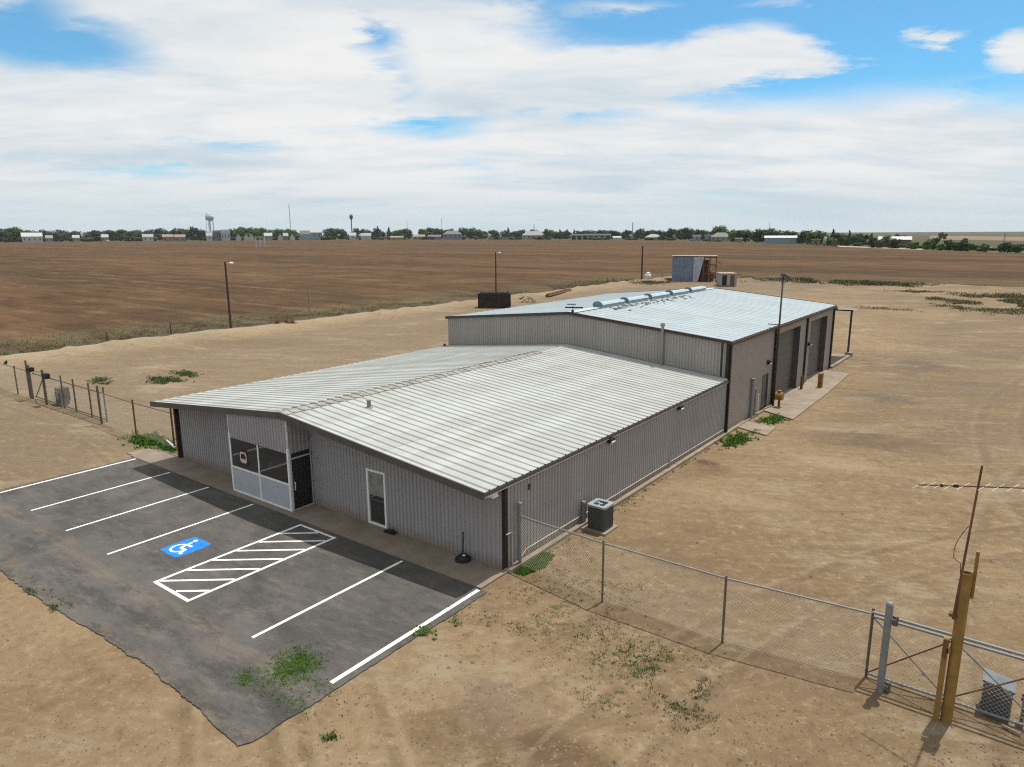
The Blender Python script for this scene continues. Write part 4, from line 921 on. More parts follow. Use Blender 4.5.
# rusty bin, scrap, container, tank, ruined shed
P = at(478, 308.5); bi = tag(empty('scrap_bin', (P.x, P.y, 0), R(33)), 'open topped dark rusty steel bin behind the workshop roof', 'bin')
bin_m = mat('dark rusty bin', (.04, .032, .03), .85, .1, var=.35, vscale=1.2)
mb = MB(); Wb, Db, Hb = 4.3, 2.2, 1.95
mb.box(0, Wb, 0, .06, .1, Hb); mb.box(0, Wb, Db-.06, Db, .1, Hb); mb.box(0, .06, .06, Db-.06, .1, Hb); mb.box(Wb-.06, Wb, .06, Db-.06, .1, Hb); mb.box(.06, Wb-.06, .06, Db-.06, .1, .16)
mb.build('walls', bin_m, bi, local=True)
mb = MB()
for i in range(9): mb.box(.1+i*.5, .2+i*.5, -.06, -.002, .1, Hb-.14)
for i in range(4): mb.box(Wb+.002, Wb+.06, .25+i*.5, .35+i*.5, .1, Hb-.14)
mb.build('ribs', bin_m, bi, local=True)
mb = MB(); mb.box(-.05, Wb+.05, -.07, -.062, Hb-.1, Hb+.04); mb.box(-.05, Wb+.05, -.062, .08, Hb+.002, Hb+.04); mb.box(-.05, Wb+.05, Db-.08, Db+.06, Hb+.002, Hb+.04); mb.box(-.05, .08, .08, Db-.08, Hb+.002, Hb+.04); mb.box(Wb-.08, Wb+.05, .08, Db-.08, Hb+.002, Hb+.04)
mb.build('rim', bin_m, bi, local=True)
P = at(528, 302.5); mb = MB()
for i in range(16):
    a = rnd.uniform(0, 6.28); q = Vector((P.x+rnd.uniform(-1.4, 1.4), P.y+rnd.uniform(-.7, .7), rnd.uniform(.08, .7))); l_ = rnd.uniform(.4, 1.1)
    mb.bar(q, q+Vector((math.cos(a)*l_, math.sin(a)*l_, rnd.uniform(-.2, .3))), rnd.uniform(.05, .2), .06)
tag(mb.build('scrap_heap', bin_m), 'low heap of dark scrap metal right of the rusty bin', 'scrap heap')
A, B = at(546, 297.5), at(569, 291.5); tag(one('pipe_stack', rust_m, None, lambda b: (b.tube((A.x, A.y, .25), (B.x, B.y, .25), .16, n=8), b.tube((A.x+.4, A.y, .25), (B.x+.4, B.y, .25), .16, n=8), b.tube((A.x+.2, A.y, .5), (B.x+.2, B.y, .5), .13, n=8))), 'long rusty pipes lying on the sandy bank beyond the scrap heap', 'pipes')
P = at(720, 286.5); ct = tag(empty('storage_container', (P.x, P.y, 0), R(31)), 'small pale storage box with dark open door at the far end of the yard', 'container')
Wc, Dc, Hc = 3.0, 4.6, 2.35; cont_m = mat('dull white container', (.27, .255, .24), .6, .1, var=.12, vscale=1, dirt=(.25, .17, .12), dirt_amt=.4, dirt_scale=1.2)
mb = MB(); mb.box(0, Wc, .0, Dc, .12, Hc); mb.build('box', cont_m, ct, local=True)
mb = MB(); mb.box(-.06, Wc+.06, -.06, Dc+.06, Hc+.002, Hc+.1); mb.build('roof', mat('container top', (.30, .225, .19), .7, var=.15), ct, local=True)
mb = MB(); mb.box(.35, 1.15, -.03, -.003, .2, 2.1); mb.build('door_opening', black_m, ct, local=True)
mb = MB(); mb.box(1.25, 1.75, -.05, -.003, .2, 2.15); mb.build('door', mat('pale door', (.32, .28, .27), .6, var=.1), ct, local=True)
mb = MB(); mb.box(1.85, 2.55, -.04, -.003, .2, 2.1); mb.build('door', rust_m, ct, local=True)
P = at(648, 280); tk = tag(empty('water_tank', (P.x, P.y, 0)), 'small white plastic tank standing in weeds left of the ruined shed', 'tank')
one('tank', pvc_m, tk, lambda b: (b.tube((P.x, P.y, .3), (P.x, P.y, 1.35), .62, n=16), b.tube((P.x, P.y, 1.35), (P.x, P.y, 1.7), .62, .2, n=16)), True)
one('stand', rust_m, tk, lambda b: b.box(P.x-.6, P.x+.6, P.y-.6, P.y+.6, -.2, .28))
P = at(671.5, 281.5); sh = tag(empty('ruined_shed', (P.x, P.y, 0), R(20)), 'tall half stripped sheet metal shed with rusty open frame and leaning side sheet', 'shed')
Hs = 5.2
mb = MB()
def rb(b, x0, x1, y, z0, z1, n_): 
    for i in range(n_):
        xa = x0+(x1-x0)*i/n_; xb = x0+(x1-x0)*(i+1)/n_; b.box(xa, xb, y-(.05 if i % 2 else .0), y+.04, z0, z1)
rb(mb, 0, 4.3, 0, 0, Hs-.1, 12); mb.build('front_sheets', bluegrey_m, sh, local=True)
mb = MB(); mb.add([(4.3, -.1, Hs-.1), (6.4, -.1, Hs-.1), (5.3, -.5, 0), (4.3, -.5, 0), (4.3, 0, Hs-.1), (6.4, 0, Hs-.1), (5.3, -.4, 0), (4.3, -.4, 0)], [(3,2,1,0),(4,5,6,7),(0,1,5,4),(1,2,6,5),(2,3,7,6),(3,0,4,7)]); mb.build('leaning_sheet', mat('pale leaning sheet', (.30, .33, .38), .5, .2, var=.15, vscale=1.5), sh, local=True)
mb = MB(); mb.box(-.2, 8.9, -.2, 4.2, Hs, Hs+.12); mb.build('roof', mat('faded rusty roof', (.30, .26, .24), .7, .1, var=.2, vscale=.5, dirt=(.25, .13, .09), dirt_amt=.5, dirt_scale=.4), sh, local=True)
mb = MB()
for x in (6.3, 7.5, 8.8):
    for y in (0, 4.0): mb.box(x-.08, x+.08, y-.08, y+.08, 0, Hs)
for z in (1.7, 3.3, 4.9): mb.box(5.5, 8.8, -.06, .06, z, z+.12); mb.box(5.5, 8.8, 3.9, 4.0, z, z+.12)
mb.bar((6.3, 0, 0), (8.8, 0, 3.3), .1); mb.bar((8.8, 0, 4.6), (9.9, .5, 3.4), .08); mb.bar((8.8, 0, 3.4), (9.9, .5, 4.3), .06); mb.build('frame', rust_m, sh, local=True)
mb = MB(); rb(mb, 5.2, 7.3, 2.2, .0, 4.4, 6); mb.box(7.4, 8.4, 1.5, 2.6, 0, 1.6); mb.build('rusty_sheets', mat('red rust sheets', (.13, .065, .045), .8, var=.35, vscale=2), sh, local=True)
mb = MB(); mb.box(0, .06, 0.05, 4, 0, Hs-.1); mb.box(0.07, 5.2, 3.94, 4, 0, Hs-.1); mb.build('side_sheets', bluegrey_m, sh, local=True)
# far white stand out in the field
P = column(259.5, 640); a = math.atan2(rt.y, rt.x)
fs_ = tag(empty('field_platform', (P.x, P.y, 0), a), 'small white framed structure alone in the middle of the ploughed field', 'platform')
mb = MB(); h = row_height(P, 237.5)
for x in (-3.6, 0, 3.6): mb.box(x-.35, x+.35, -.3, .3, -.1, h)
mb.box(-4, 4, -.3, .3, h+.01, h+.7); mb.box(-4, 4, -.29, .29, h*.45, h*.45+.5); mb.build('frame', mat('pale lilac grey', (.42, .40, .46), .6, var=.05), fs_, local=True)

# ------------------------------------------------------------------ vegetation
def leaf_mat(name, a, b_):
    M = bpy.data.materials.new(name); M.use_nodes = True
    k = NT(M.node_tree); b = k.n['Principled BSDF']
    oi = k.new('ShaderNodeObjectInfo'); p = k.new('ShaderNodeNewGeometry').outputs['Position']
    n = k.noise(p, 0.5 if 'tree' in name else 2.0, 4, .7)
    c = k.mix(k.ramp(n, .35, .65), a, b_)
    c = k.mix(k.m('MULTIPLY', oi.outputs['Random'], .5), c, tuple(v*.55 for v in a))
    k.put(b.inputs['Base Color'], c); b.inputs['Roughness'].default_value = .8; b.inputs['Specular IOR Level'].default_value = .15
    return M
grass_m = leaf_mat('green grass blades', (.055, .125, .014), (.10, .185, .03))
dry_m = leaf_mat('dry weed blades', (.17, .15, .075), (.12, .13, .06))
weed_m = leaf_mat('dull olive weeds', (.068, .10, .028), (.115, .13, .05))
def tufts(name, m, spots, label):
    mb = MB()
    for (x, y, r_, h, nb) in spots:
        z = max(0, yard_h(x, y)) if not (-20.5 < x < .4 and -9.1 < y < -1.3) else LZ
        for i in range(nb):
            a = rnd.uniform(0, 6.28); d = r_*math.sqrt(rnd.random()); bx, by = x+math.cos(a)*d, y+math.sin(a)*d
            a2 = rnd.uniform(0, 6.28); wd = h*rnd.uniform(.12, .28); ln = h*rnd.uniform(.2, .9); hh = h*rnd.uniform(.4, 1.1)
            wx, wy = -math.sin(a2)*wd, math.cos(a2)*wd
            mb.add([(bx-wx, by-wy, z), (bx+wx, by+wy, z), (bx+wx*.3+math.cos(a2)*ln, by+wy*.3+math.sin(a2)*ln, z+hh)], [(0, 1, 2)])
    return tag(mb.build(name, m), label, 'grass', kind='stuff')
def patch(px, py, rx, ry, n, h=.07, nb=8, r_=.07, rot=0.0, thr=0.0):
    P = at(px, py); out_ = []; c_, s_ = math.cos(rot), math.sin(rot)
    tries = 0
    while len(out_) < n and tries < n*8:
        tries += 1
        u, v = rnd.gauss(0, .45), rnd.gauss(0, .45)
        x, y = P.x+(u*rx*c_-v*ry*s_), P.y+(u*rx*s_+v*ry*c_)
        if thr and fbm(x+31, y, .9, 3) < thr-.6: continue
        if -18.5 < x < .2 and -.05 < y < 39.7: continue
        out_.append((x, y, r_*rnd.uniform(.5, 1.5), h*rnd.uniform(.6, 1.3), nb))
    return out_
G_ = [(rnd.uniform(.27, .27+.55*(1-abs(f_-.35))), .1+2.2*f_, .07, .07, 11) for f_ in [rnd.random()*.75 for _ in range(520)]]
G_ += patch(292, 670, .8, .75, 420, .035, 12, .06) + patch(300, 662, .5, .5, 260, .035, 10, .06) + patch(246, 680, .4, .35, 110, .035, 9, .06) + patch(268, 690, .6, .5, 60, .03, 8, .05) + patch(290, 705, .7, .3, 70, .035, 8, .05) + patch(322, 692, .5, .5, 40, .04, 8, .05) + patch(200, 665, .15, .15, 8, .03, 6)
G_ += patch(736, 441, .55, 1.5, 260, .12, 10, .1) + patch(772, 420, .5, 1.1, 170, .14, 10, .1) + patch(755, 432, .2, .6, 40, .1, 9)
G_ += patch(150, 441, 1.6, .7, 300, .16, 10, .12) + patch(168, 449, .8, .4, 90, .12, 9)
G_ += patch(425, 633, .35, .3, 40, .07, 9) + patch(455, 622, .3, .2, 14, .06, 8)
G_ += patch(575, 520, .5, .6, 50, .06, 8)
tufts('grass_patches', grass_m, G_, 'patches of short green grass round the office and on the asphalt')
D_ = patch(600, 635, 2.6, 1.9, 420, .035, 6, .06, thr=.45) + patch(550, 605, 2.0, 1.5, 380, .035, 6, .05, thr=.45) + patch(662, 672, 1.7, 1.0, 330, .045, 8, .07, thr=.5) + patch(685, 712, .8, .5, 110, .045, 8, .08) + patch(600, 700, .9, .4, 60, .04, 7, .06) + patch(590, 580, 2.6, 1.2, 260, .04, 6, .06, thr=.5) + patch(700, 660, 1.0, .8, 60, .035, 6, .05)
D_ += patch(500, 625, 1.6, 1.2, 200, .035, 6, .05, thr=.45) + patch(570, 660, 1.5, .9, 90, .035, 6, .05) + patch(600, 550, 1.2, 1.2, 130, .035, 6, .06, thr=.5) + patch(620, 500, .9, 1.0, 60, .05, 6) + patch(330, 737, .2, .2, 14, .07, 9) + patch(350, 700, .9, .5, 20, .04, 6)
D_ += patch(100, 381, 1.8, .8, 110, .12, 8, .15, thr=.6) + patch(165, 380, 1.8, 1.0, 220, .13, 8, .16) + patch(185, 374, 1.6, .6, 120, .13, 8, .15)
D_ += patch(60, 600, 2.0, .15, 25, .05, 6) + patch(30, 592, .4, .1, 14, .06, 8) + patch(53, 608, .3, .1, 12, .07, 8)
D_ += [(x, -.1+rnd.uniform(-.05, .02), .03, .08, 5) for x in [rnd.uniform(-18, -13) for _ in range(26)]+[rnd.uniform(-8, -.3) for _ in range(14)]]
D_ += [(.3+rnd.uniform(0, .12), rnd.uniform(.5, 17.5), .05, .06, 5) for _ in range(130)]
tufts('weed_patches', weed_m, D_, 'sparse low weeds scattered over the dirt')
# field-edge weeds and rough growth across the far end of the yard
E_ = []
for i in range(9000):
    y = rnd.uniform(-20, 128); x = -58.6-fbm(0, y, .12, 4)*1.3-abs(rnd.gauss(0, 4.5))+.3
    if fbm(x, y, .09, 3) < -.12: continue
    E_.append((x, y, .35, rnd.uniform(.06, .18), 4))
tufts('field_edge_weeds', leaf_mat('field edge blades', (.10, .08, .045), (.06, .068, .03)), E_, 'dry and green weeds along the near edge of the ploughed field')
V_ = []
def band(px0, py0, px1, py1, w_, n, h):
    for i in range(n):
        f_ = rnd.random(); P = at(px0+(px1-px0)*f_, py0+(py1-py0)*f_); a = rnd.gauss(0, w_)
        x, y = P.x+rnd.gauss(0, 1.5), P.y+a
        if fbm(x, y, .12, 4) < -.02: continue
        V_.append((x, y, .6, h*rnd.uniform(.4, 1.0), 7))
band(745, 280, 905, 285, 2.6, 1700, .5); band(905, 286, 1100, 289, 1.6, 500, .4); band(900, 303, 1024, 313, 2.2, 700, .3); band(955, 296, 1080, 306, 3.2, 900, .35); band(662, 282, 735, 274, 3.0, 1200, .5); band(800, 283, 905, 287, 1.6, 700, .6)
band(905, 292, 955, 295, 2.2, 500, .35); band(930, 298, 1030, 306, 3.5, 1100, .4); band(865, 308, 900, 310, 1.0, 60, .3)
band(640, 283, 716, 278, 3.5, 1500, .45); band(990, 296, 1030, 297, 2.5, 250, .4); band(560, 289, 640, 284, 1.5, 260, .3); band(1030, 303, 1200, 315, 4, 500, .35)
tufts('rough_growth', leaf_mat('rough green growth', (.075, .088, .035), (.12, .105, .055)), V_, 'rough green weeds across the far end of the yard')
# tumbleweeds on the bank
for px, py, s_ in ((278, 327, .8), (287, 326, 1.0), (293, 326, .7)):
    P = at(px, py); mb = MB()
    for i in range(90):
        a, e_ = rnd.uniform(0, 6.28), rnd.uniform(0, 1.5); d = Vector((math.cos(a)*math.cos(e_), math.sin(a)*math.cos(e_), math.sin(e_)))
        q = Vector((P.x, P.y, yard_h(P.x, P.y))); mb.tube(q, q+d*s_*rnd.uniform(.5, 1.1), .02, .006, n=3, caps=False)
    tag(mb.build('tumbleweed', mat('dry twigs', (.20, .14, .08), .9, var=.3)), {278: 'left', 287: 'middle and largest', 293: 'right'}[px]+' one of three dry brown tumbleweeds on the sandy bank', 'tumbleweed', 'tumbleweeds on the bank')
# clods and stones
mb = MB()
def stone(x, y, s_):
    z = max(0, yard_h(x, y)); q = [Vector((rnd.uniform(.6, 1.2)*s_, 0, 0)), Vector((0, rnd.uniform(.6, 1.2)*s_, 0)), Vector((-rnd.uniform(.6, 1.2)*s_, 0, 0)), Vector((0, -rnd.uniform(.6, 1.2)*s_, 0)), Vector((0, 0, rnd.uniform(.4, .9)*s_))]
    mb.add([(x+v.x, y+v.y, z+v.z) for v in q], [(0, 1, 4), (1, 2, 4), (2, 3, 4), (3, 0, 4)])
for i in range(5200):
    px, py = rnd.uniform(-20, 1044), 767-abs(rnd.gauss(0, 200)); 
    if py < 330: continue
    P = at(px, py)
    if -20.6 < P.x < .5 and -9.4 < P.y < 40 or py > 790: continue
    stone(P.x, P.y, rnd.choice((.012, .016, .02, .03)) if rnd.random() < .985 else .07)
tag(mb.build('stones', mat('small clods', (.16, .12, .08), .95, var=.45, vscale=.7)), 'small stones and clods scattered over the dirt', 'stones', kind='stuff')

# ------------------------------------------------------------------ far town: trees
def crown_mesh(seed, kind):
    rn = random.Random(seed); mb = MB()
    lobes = []
    if kind == 'cone':
        for i in range(7): f_ = i/6; lobes.append((Vector((rn.uniform(-.05, .05), rn.uniform(-.05, .05), .15+.75*f_)), .30*(1-f_)+.08))
    else:
        lobes.append((Vector((0, 0, .58)), .30)); lobes.append((Vector((0, 0, .25)), .30))
        for i in range(8):
            a = rn.uniform(0, 6.28); d = rn.uniform(.18, .36); lobes.append((Vector((math.cos(a)*d, math.sin(a)*d, rn.uniform(.16, .78))), rn.uniform(.15, .24)))
    for c, r_ in lobes:
        for i in range(int(95*(r_/.2)**1.5)):
            d = Vector((rn.gauss(0, 1), rn.gauss(0, 1), rn.gauss(0, 1))).normalized()*r_*rn.uniform(.55, 1.05); p = c+d
            if p.z < .05: continue
            s_ = rn.uniform(.03, .065); n_ = (d.normalized()+Vector((rn.uniform(-.7, .7), rn.uniform(-.7, .7), rn.uniform(-.3, .7)))).normalized()
            u_ = n_.cross(Vector((.3, .2, 1))).normalized(); v_ = n_.cross(u_)
            mb.add([p-u_*s_, p-v_*s_*.8, p+u_*s_, p+v_*s_*.9], [(0, 1, 2, 3)])
    return mb
tree_mats = [leaf_mat('tree dark green', (.042, .072, .026), (.062, .095, .030)), leaf_mat('tree fresh green', (.060, .125, .022), (.09, .155, .03)), leaf_mat('tree olive', (.075, .075, .045), (.10, .095, .055))]
protos = []
for sd, kd, tm in [(1, 'round', 0), (2, 'round', 0), (3, 'round', 1), (4, 'round', 2), (5, 'cone', 0), (6, 'round', 1)]:
    cm = crown_mesh(sd, kd).build('crown', tree_mats[tm]); me = cm.data; bpy.data.objects.remove(cm)
    tb = MB(); tb.tube((0, 0, -.02), (0, 0, .45), .03, .018, n=5); to = tb.build('trunk', wood_m); tme = to.data; bpy.data.objects.remove(to)
    protos.append((me, tme))
TL = {0: 'dark green round crowned tree in the distant row along the field', 1: 'dark green broad tree in the distant row along the field', 2: 'fresh green round tree in the distant row along the field', 3: 'dull olive tree in the distant row along the field', 4: 'narrow dark pointed tree in the distant row along the field', 5: 'fresh green broad tree in the distant row along the field'}
FD = [(a, b) for a, b in FAR]
def fdist(px):
    for (a, da), (b, db) in zip(FD, FD[1:]):
        if a <= px <= b: return da+(db-da)*(px-a)/(b-a)
    return 400
ZONES = [(-99, 'near the far left white barn'), (130, 'left of the white water tower'), (216, 'between water tower and large warehouse'), (324, 'right of the large warehouse'), (400, 'left of the grey roofed house'), (466, 'left of the pale hip roofed house'), (545, 'behind the long building with bays'), (616, 'right of the long building with bays'), (676, 'near the tallest tree'), (735, 'around the long metal barn'), (825, 'near the brick building'), (924, 'beyond the right end of the field')]
def zone(px): return [z for a_, z in ZONES if px >= a_][-1]
TL = {0: 'dark green round crowned tree', 1: 'dark green broad tree', 2: 'fresh green round tree', 3: 'dull olive tree', 4: 'narrow dark pointed tree', 5: 'fresh green broad tree'}
def tree(px, row, wpx, k_, label=None, dd=None, group='trees along the far side of the field'):
    d = dd or fdist(px)+rnd.uniform(40, 170); P = column(px, d); h = row_height(P, row); me, tme = protos[k_]
    wm = wpx*d/F*1.15
    o = bpy.data.objects.new('tree', None); col.objects.link(o); o.location = P+Vector((0, 0, -.3)); o.rotation_euler.z = rnd.uniform(0, 6.28)
    o.scale = (wm, wm, h*1.03+.3)
    lb = label if label and 'low dark' not in label else (('low dark bush ' if label else TL[k_]+' ')+zone(px))
    tag(o, lb, 'bush' if label and 'low dark' in label else 'tree', group if (label is None or 'low dark' in label) else None)
    c = bpy.data.objects.new('crown', me); col.objects.link(c); c.parent = o
    c = bpy.data.objects.new('trunk', tme); col.objects.link(c); c.parent = o
for px, row, wp, k_ in [(3, 226.5, 12, 1), (18, 225.6, 14, 0), (8, 229, 12, 0), (32, 229, 12, 0), (48, 229, 12, 3), (60, 229, 13, 3), (120, 228.5, 12, 2), (112, 229.5, 10, 0), (139, 229, 10, 2), (150, 228.5, 10, 0), (163, 227, 12, 0), (177, 226, 13, 1), (192, 225.6, 10, 0), (200, 227.5, 10, 0), (185, 227.5, 10, 1),
    (235, 227, 12, 5), (243, 225.8, 12, 2), (252, 225.7, 12, 5), (259, 226.8, 12, 2), (267, 227.8, 11, 2), (277, 227.3, 12, 5), (286, 228, 12, 2), (294, 228.4, 10, 5), (328, 227, 10, 0), (335, 226.5, 12, 1), (343, 228, 11, 0), (356, 226.3, 10, 1), (366, 228, 11, 0), (378, 226, 7, 4), (377, 227.5, 10, 0), (389, 226.6, 6, 4), (398, 229, 10, 2), (408, 227.5, 12, 0),
    (422, 228, 12, 2), (428, 226.6, 14, 0), (437, 227.5, 12, 0), (450, 228, 12, 0), (462, 225.8, 12, 1), (471, 227, 12, 0), (480, 228, 12, 5), (508, 227.5, 7, 4), (495, 229, 12, 0), (520, 229, 12, 0), (535, 228.5, 12, 0), (548, 228, 9, 2), (560, 229, 6, 4), (567, 229, 5, 4), (574, 229, 5, 4), (590, 228.5, 14, 1), (603, 229, 12, 0), (615, 229.5, 11, 0), (626, 229.5, 8, 4),
    (641, 226.8, 12, 1), (652, 229, 11, 0), (662, 229.3, 10, 0), (670, 227.3, 11, 0), (681, 226.8, 13, 1), (689, 226.3, 13, 0), (697, 228.3, 11, 0), (704, 229, 9, 2), (712, 229, 10, 0)]:
    tree(px, row, wp, k_)
tree(722, 223.6, 15, 5, 'tall bright green round tree, the highest in the distant row', 960)
for px, row, wp, k_, d in [(738, 229, 16, 0, 860), (746, 227.5, 17, 1, 840), (758, 228, 16, 0, 800), (770, 227.3, 18, 0, 780), (779, 228, 16, 1, 770), (792, 229.8, 16, 0, 760), (808, 228.2, 16, 1, 690), (816, 229.5, 14, 2, 660), (824, 231, 12, 0, 640), (833, 229, 8, 4, 640), (841, 231.5, 12, 0, 620), (849.5, 230, 6, 4, 620), (857, 232.5, 12, 0, 600), (864, 233.5, 9, 0, 610), (872, 232.8, 7, 4, 600), (800, 232, 14, 0, 720), (733, 231, 10, 2, 850), (829, 236, 10, 2, 600), (846, 236, 10, 0, 590), (887, 234.5, 9, 0, 560), (899, 233.2, 6, 0, 700), (906, 234.5, 6, 0, 700)]:
    tree(px, row, wp, k_, None, d)
for px, row, wp, k_, d in [(873, 236, 9, 0, 520), (895, 237.5, 12, 0, 500), (880, 238.5, 10, 3, 515), (934, 236.5, 10, 0, 470), (928, 240, 10, 2, 465), (941, 231.5, 4, 0, 1100), (945, 233, 4, 0, 1100), (951, 238.5, 9, 0, 450), (958, 240.5, 8, 1, 445), (963, 239, 8, 0, 445), (970, 241.5, 9, 0, 440), (965, 237.5, 5, 0, 700), (987, 243, 7, 2, 430), (1004, 241.5, 7, 0, 425), (1010, 240.3, 8, 1, 420), (1020, 243, 10, 0, 415), (1034, 241, 12, 0, 410), (915, 241, 10, 2, 480), (942, 243, 10, 2, 455)]:
    tree(px, row, wp, k_, None, d, 'bushy trees beyond the right end of the field')
for i in range(90):            # scrub and hedges before and between the houses
    px = rnd.uniform(-40, 760)
    tree(px, (236.6 if px < 560 else 237.6 if px < 690 else 239.5)+rnd.uniform(-.8, .6), rnd.uniform(5, 12), rnd.choice((0, 0, 1, 3, 2)), 'low dark', fdist(px)+rnd.uniform(0, 60), 'low bushes at the far edge of the field')
for i in range(46):
    px = rnd.uniform(845, 1080)
    tree(px, 246.5+(px-845)*.02-rnd.uniform(0, 5), rnd.uniform(4, 11), rnd.choice((0, 0, 1, 3, 2)), 'low dark', fdist(px)+rnd.uniform(15, 90), 'low bushes at the far edge of the field')
for i in range(120):           # fill behind, lower
    px = rnd.uniform(-40, 735)
    if 298 < px < 322: continue
    tree(px, rnd.uniform(229.3, 231.8), rnd.uniform(8, 13), rnd.choice((0, 0, 1, 3, 2)), None, fdist(px)+rnd.uniform(150, 330))
# ------------------------------------------------------------------ far town: houses
hw = lambda n, c_: mat(n, c_, .7, var=.05, vscale=.1)
HW = {'white': hw('far white wall', (.36, .37, .37)), 'tan': hw('far tan wall', (.20, .165, .13)), 'grey': hw('far grey wall', (.16, .17, .18)), 'blue': hw('far blue grey wall', (.20, .25, .31)), 'brick': hw('far brick wall', (.12, .075, .055)), 'cream': hw('far cream wall', (.27, .25, .215))}
RW = {'white': hw('far white roof', (.44, .46, .46)), 'grey': hw('far grey roof', (.15, .155, .155)), 'pale': hw('far pale roof', (.30, .31, .30)), 'tan': hw('far tan roof', (.24, .19, .15)), 'dark': hw('far dark roof', (.12, .11, .11))}
def house(px0, px1, row, wall, roof_, label, kind='gable', d=None, wallf=.6, depth=None, cat='house', name='house', wins=3, base=None):
    d = d or fdist((px0+px1)/2)+12; A, B = column(px0, d), column(px1, d); c = (A+B)/2; wdt = (B-A).length; ang = math.atan2((B-A).y, (B-A).x)
    h = row_height(c, row); hwl = h*wallf; dp = depth or min(wdt*.6, 14)
    o = tag(empty(name, (c.x, c.y, 0), ang), label, cat)
    x = wdt/2; mb = MB()
    mb.box(-x, x, 0, dp, -.5, hwl)
    if kind == 'end':           # gable end faces the camera
        mb.prism([(-x, hwl+.001), (x, hwl+.001), (0, h-.3)], 0, dp)
    mb.build('wall', HW[wall], o, local=True)
    mb = MB(); e = .5
    if kind == 'gable':
        mb.prism([(-e, hwl), (dp/2, h), (dp+e, hwl), (dp+e, hwl-.3), (-e, hwl-.3)] if False else [(-e, hwl+.005), (dp+e, hwl+.005), (dp/2, h)], -x-e, x+e, 'x')
    elif kind == 'hip':
        i_ = min(x*.6, dp*.6)
        mb.add([(-x-e, -e, hwl+.01), (x+e, -e, hwl+.01), (x+e, dp+e, hwl+.01), (-x-e, dp+e, hwl+.01), (-x+i_, dp/2, h), (x-i_, dp/2, h)], [(3,2,1,0),(0,1,5,4),(1,2,5),(2,3,4,5),(3,0,4)])
    elif kind == 'end':
        mb.add([(-x-e, -e, hwl-.1), (0, -e, h), (0, dp+e, h), (-x-e, dp+e, hwl-.1), (x+e, -e, hwl-.1), (x+e, dp+e, hwl-.1)], [(0,1,2,3),(1,4,5,2)])
    else:
        mb.box(-x-e, x+e, -e, dp+e, hwl+.005, h)
    mb.build('roof', RW[roof_], o, local=True)
    if wins:
        for i in range(wins):
            cx = -x+(i+.5)*2*x/wins; ww = min(x/wins*.8, 1.4); b_ = MB()
            if kind == 'bays': b_.box(cx-x/wins*.7, cx+x/wins*.7, -.05, -.004, 0, hwl*.8); b_.build('bay_shade', black_m, o, local=True)  # black sheet paints the shade inside an open bay
            else: b_.box(cx-ww/2, cx+ww/2, -.05, -.004, hwl*.35, hwl*.75); b_.build('window', black_m, o, local=True)
    return o
house(21, 42, 232.6, 'white', 'white', 'long white barn at the far left among dark trees', d=1450, wallf=.6, cat='barn', name='barn', wins=4)
house(45, 52, 235.2, 'cream', 'pale', 'small cream house just right of the long white far left barn', d=1450, wins=2)
house(72, 79, 235, 'cream', 'white', 'small pale house, left of a pair far beyond the field', d=1460, wins=2)
house(81, 86, 232, 'white', 'white', 'tiny white building standing back between far left trees', d=1700, wins=1)
house(101, 108, 234.3, 'cream', 'white', 'low pale house just behind the white van', d=1460, wins=2)
house(142, 153, 234, 'white', 'pale', 'small white house left of the long tan roofed sheds', d=1460, wins=2)
house(162, 173, 234.2, 'tan', 'tan', 'left one of two low tan roofed sheds beyond the field', d=1450, wins=2)
house(174, 185, 234.4, 'tan', 'tan', 'right one of two low tan roofed sheds beyond the field', d=1450, wins=2)
house(206, 212, 232.4, 'white', 'white', 'tiny white house below the white water tower', d=1450, wins=1)
house(213, 221, 230.3, 'grey', 'pale', 'grey industrial building right of the water tower', 'flat', d=1500, wallf=.85, cat='building', name='building')
house(221, 230, 229.6, 'white', 'white', 'white industrial building left of the bright green trees', 'flat', d=1490, wallf=.7, cat='building', name='building')
for px, q in ((238, 'first'), (246, 'second'), (251, 'third'), (280, 'fourth'), (292, 'fifth')):
    house(px-2.6, px+2.6, 233, 'white', 'white', q+' from the left of five small white gabled huts below bright green trees', 'end', d=1440, wallf=.35, cat='hut', name='hut', wins=0)
house(264, 272, 232.8, 'cream', 'white', 'cream house with white roof between the small gabled huts', d=1450, wins=2)
house(283, 288, 233, 'tan', 'white', 'small tan house with white roof between the fourth and fifth gabled hut', d=1450, wins=1)
house(300, 310, 230.5, 'blue', 'grey', 'blue grey warehouse left of the white roofed warehouse', d=1500, wallf=.6, cat='warehouse', name='warehouse', wins=0)
house(306, 322, 228.6, 'blue', 'white', 'large white roofed blue walled warehouse beyond the field', d=1560, wallf=.65, cat='warehouse', name='warehouse', wins=3)
house(349, 356, 232.6, 'white', 'white', 'small white house below the dark mushroom shaped tower', d=1420, wins=1)
house(361, 371, 233, 'white', 'pale', 'white house with grey end right of the dark mushroom shaped tower', d=1400, wins=1)
house(390, 403, 236, 'tan', 'tan', 'low tan shed below fresh green trees', d=1400, wins=2, cat='shed', name='shed')
house(413, 425, 234.6, 'grey', 'tan', 'low tan roofed house beyond the middle of the field', d=1385, wins=3)
house(428, 441, 234.8, 'tan', 'dark', 'low dark roofed house left of the large grey roofed house', d=1380, wins=3)
house(443, 462, 230.7, 'grey', 'grey', 'large grey roofed house left of a wide dark hedge', 'hip', d=1370, wins=4)
house(522, 545, 231.0, 'cream', 'pale', 'large pale hip roofed house beyond the middle of the field', 'hip', d=1260, wallf=.5, wins=5)
house(488, 516, 237.2, 'tan', 'tan', 'long low tan shed left of the pale hip roofed house', 'flat', d=1300, wallf=.9, wins=0, cat='shed', name='shed')
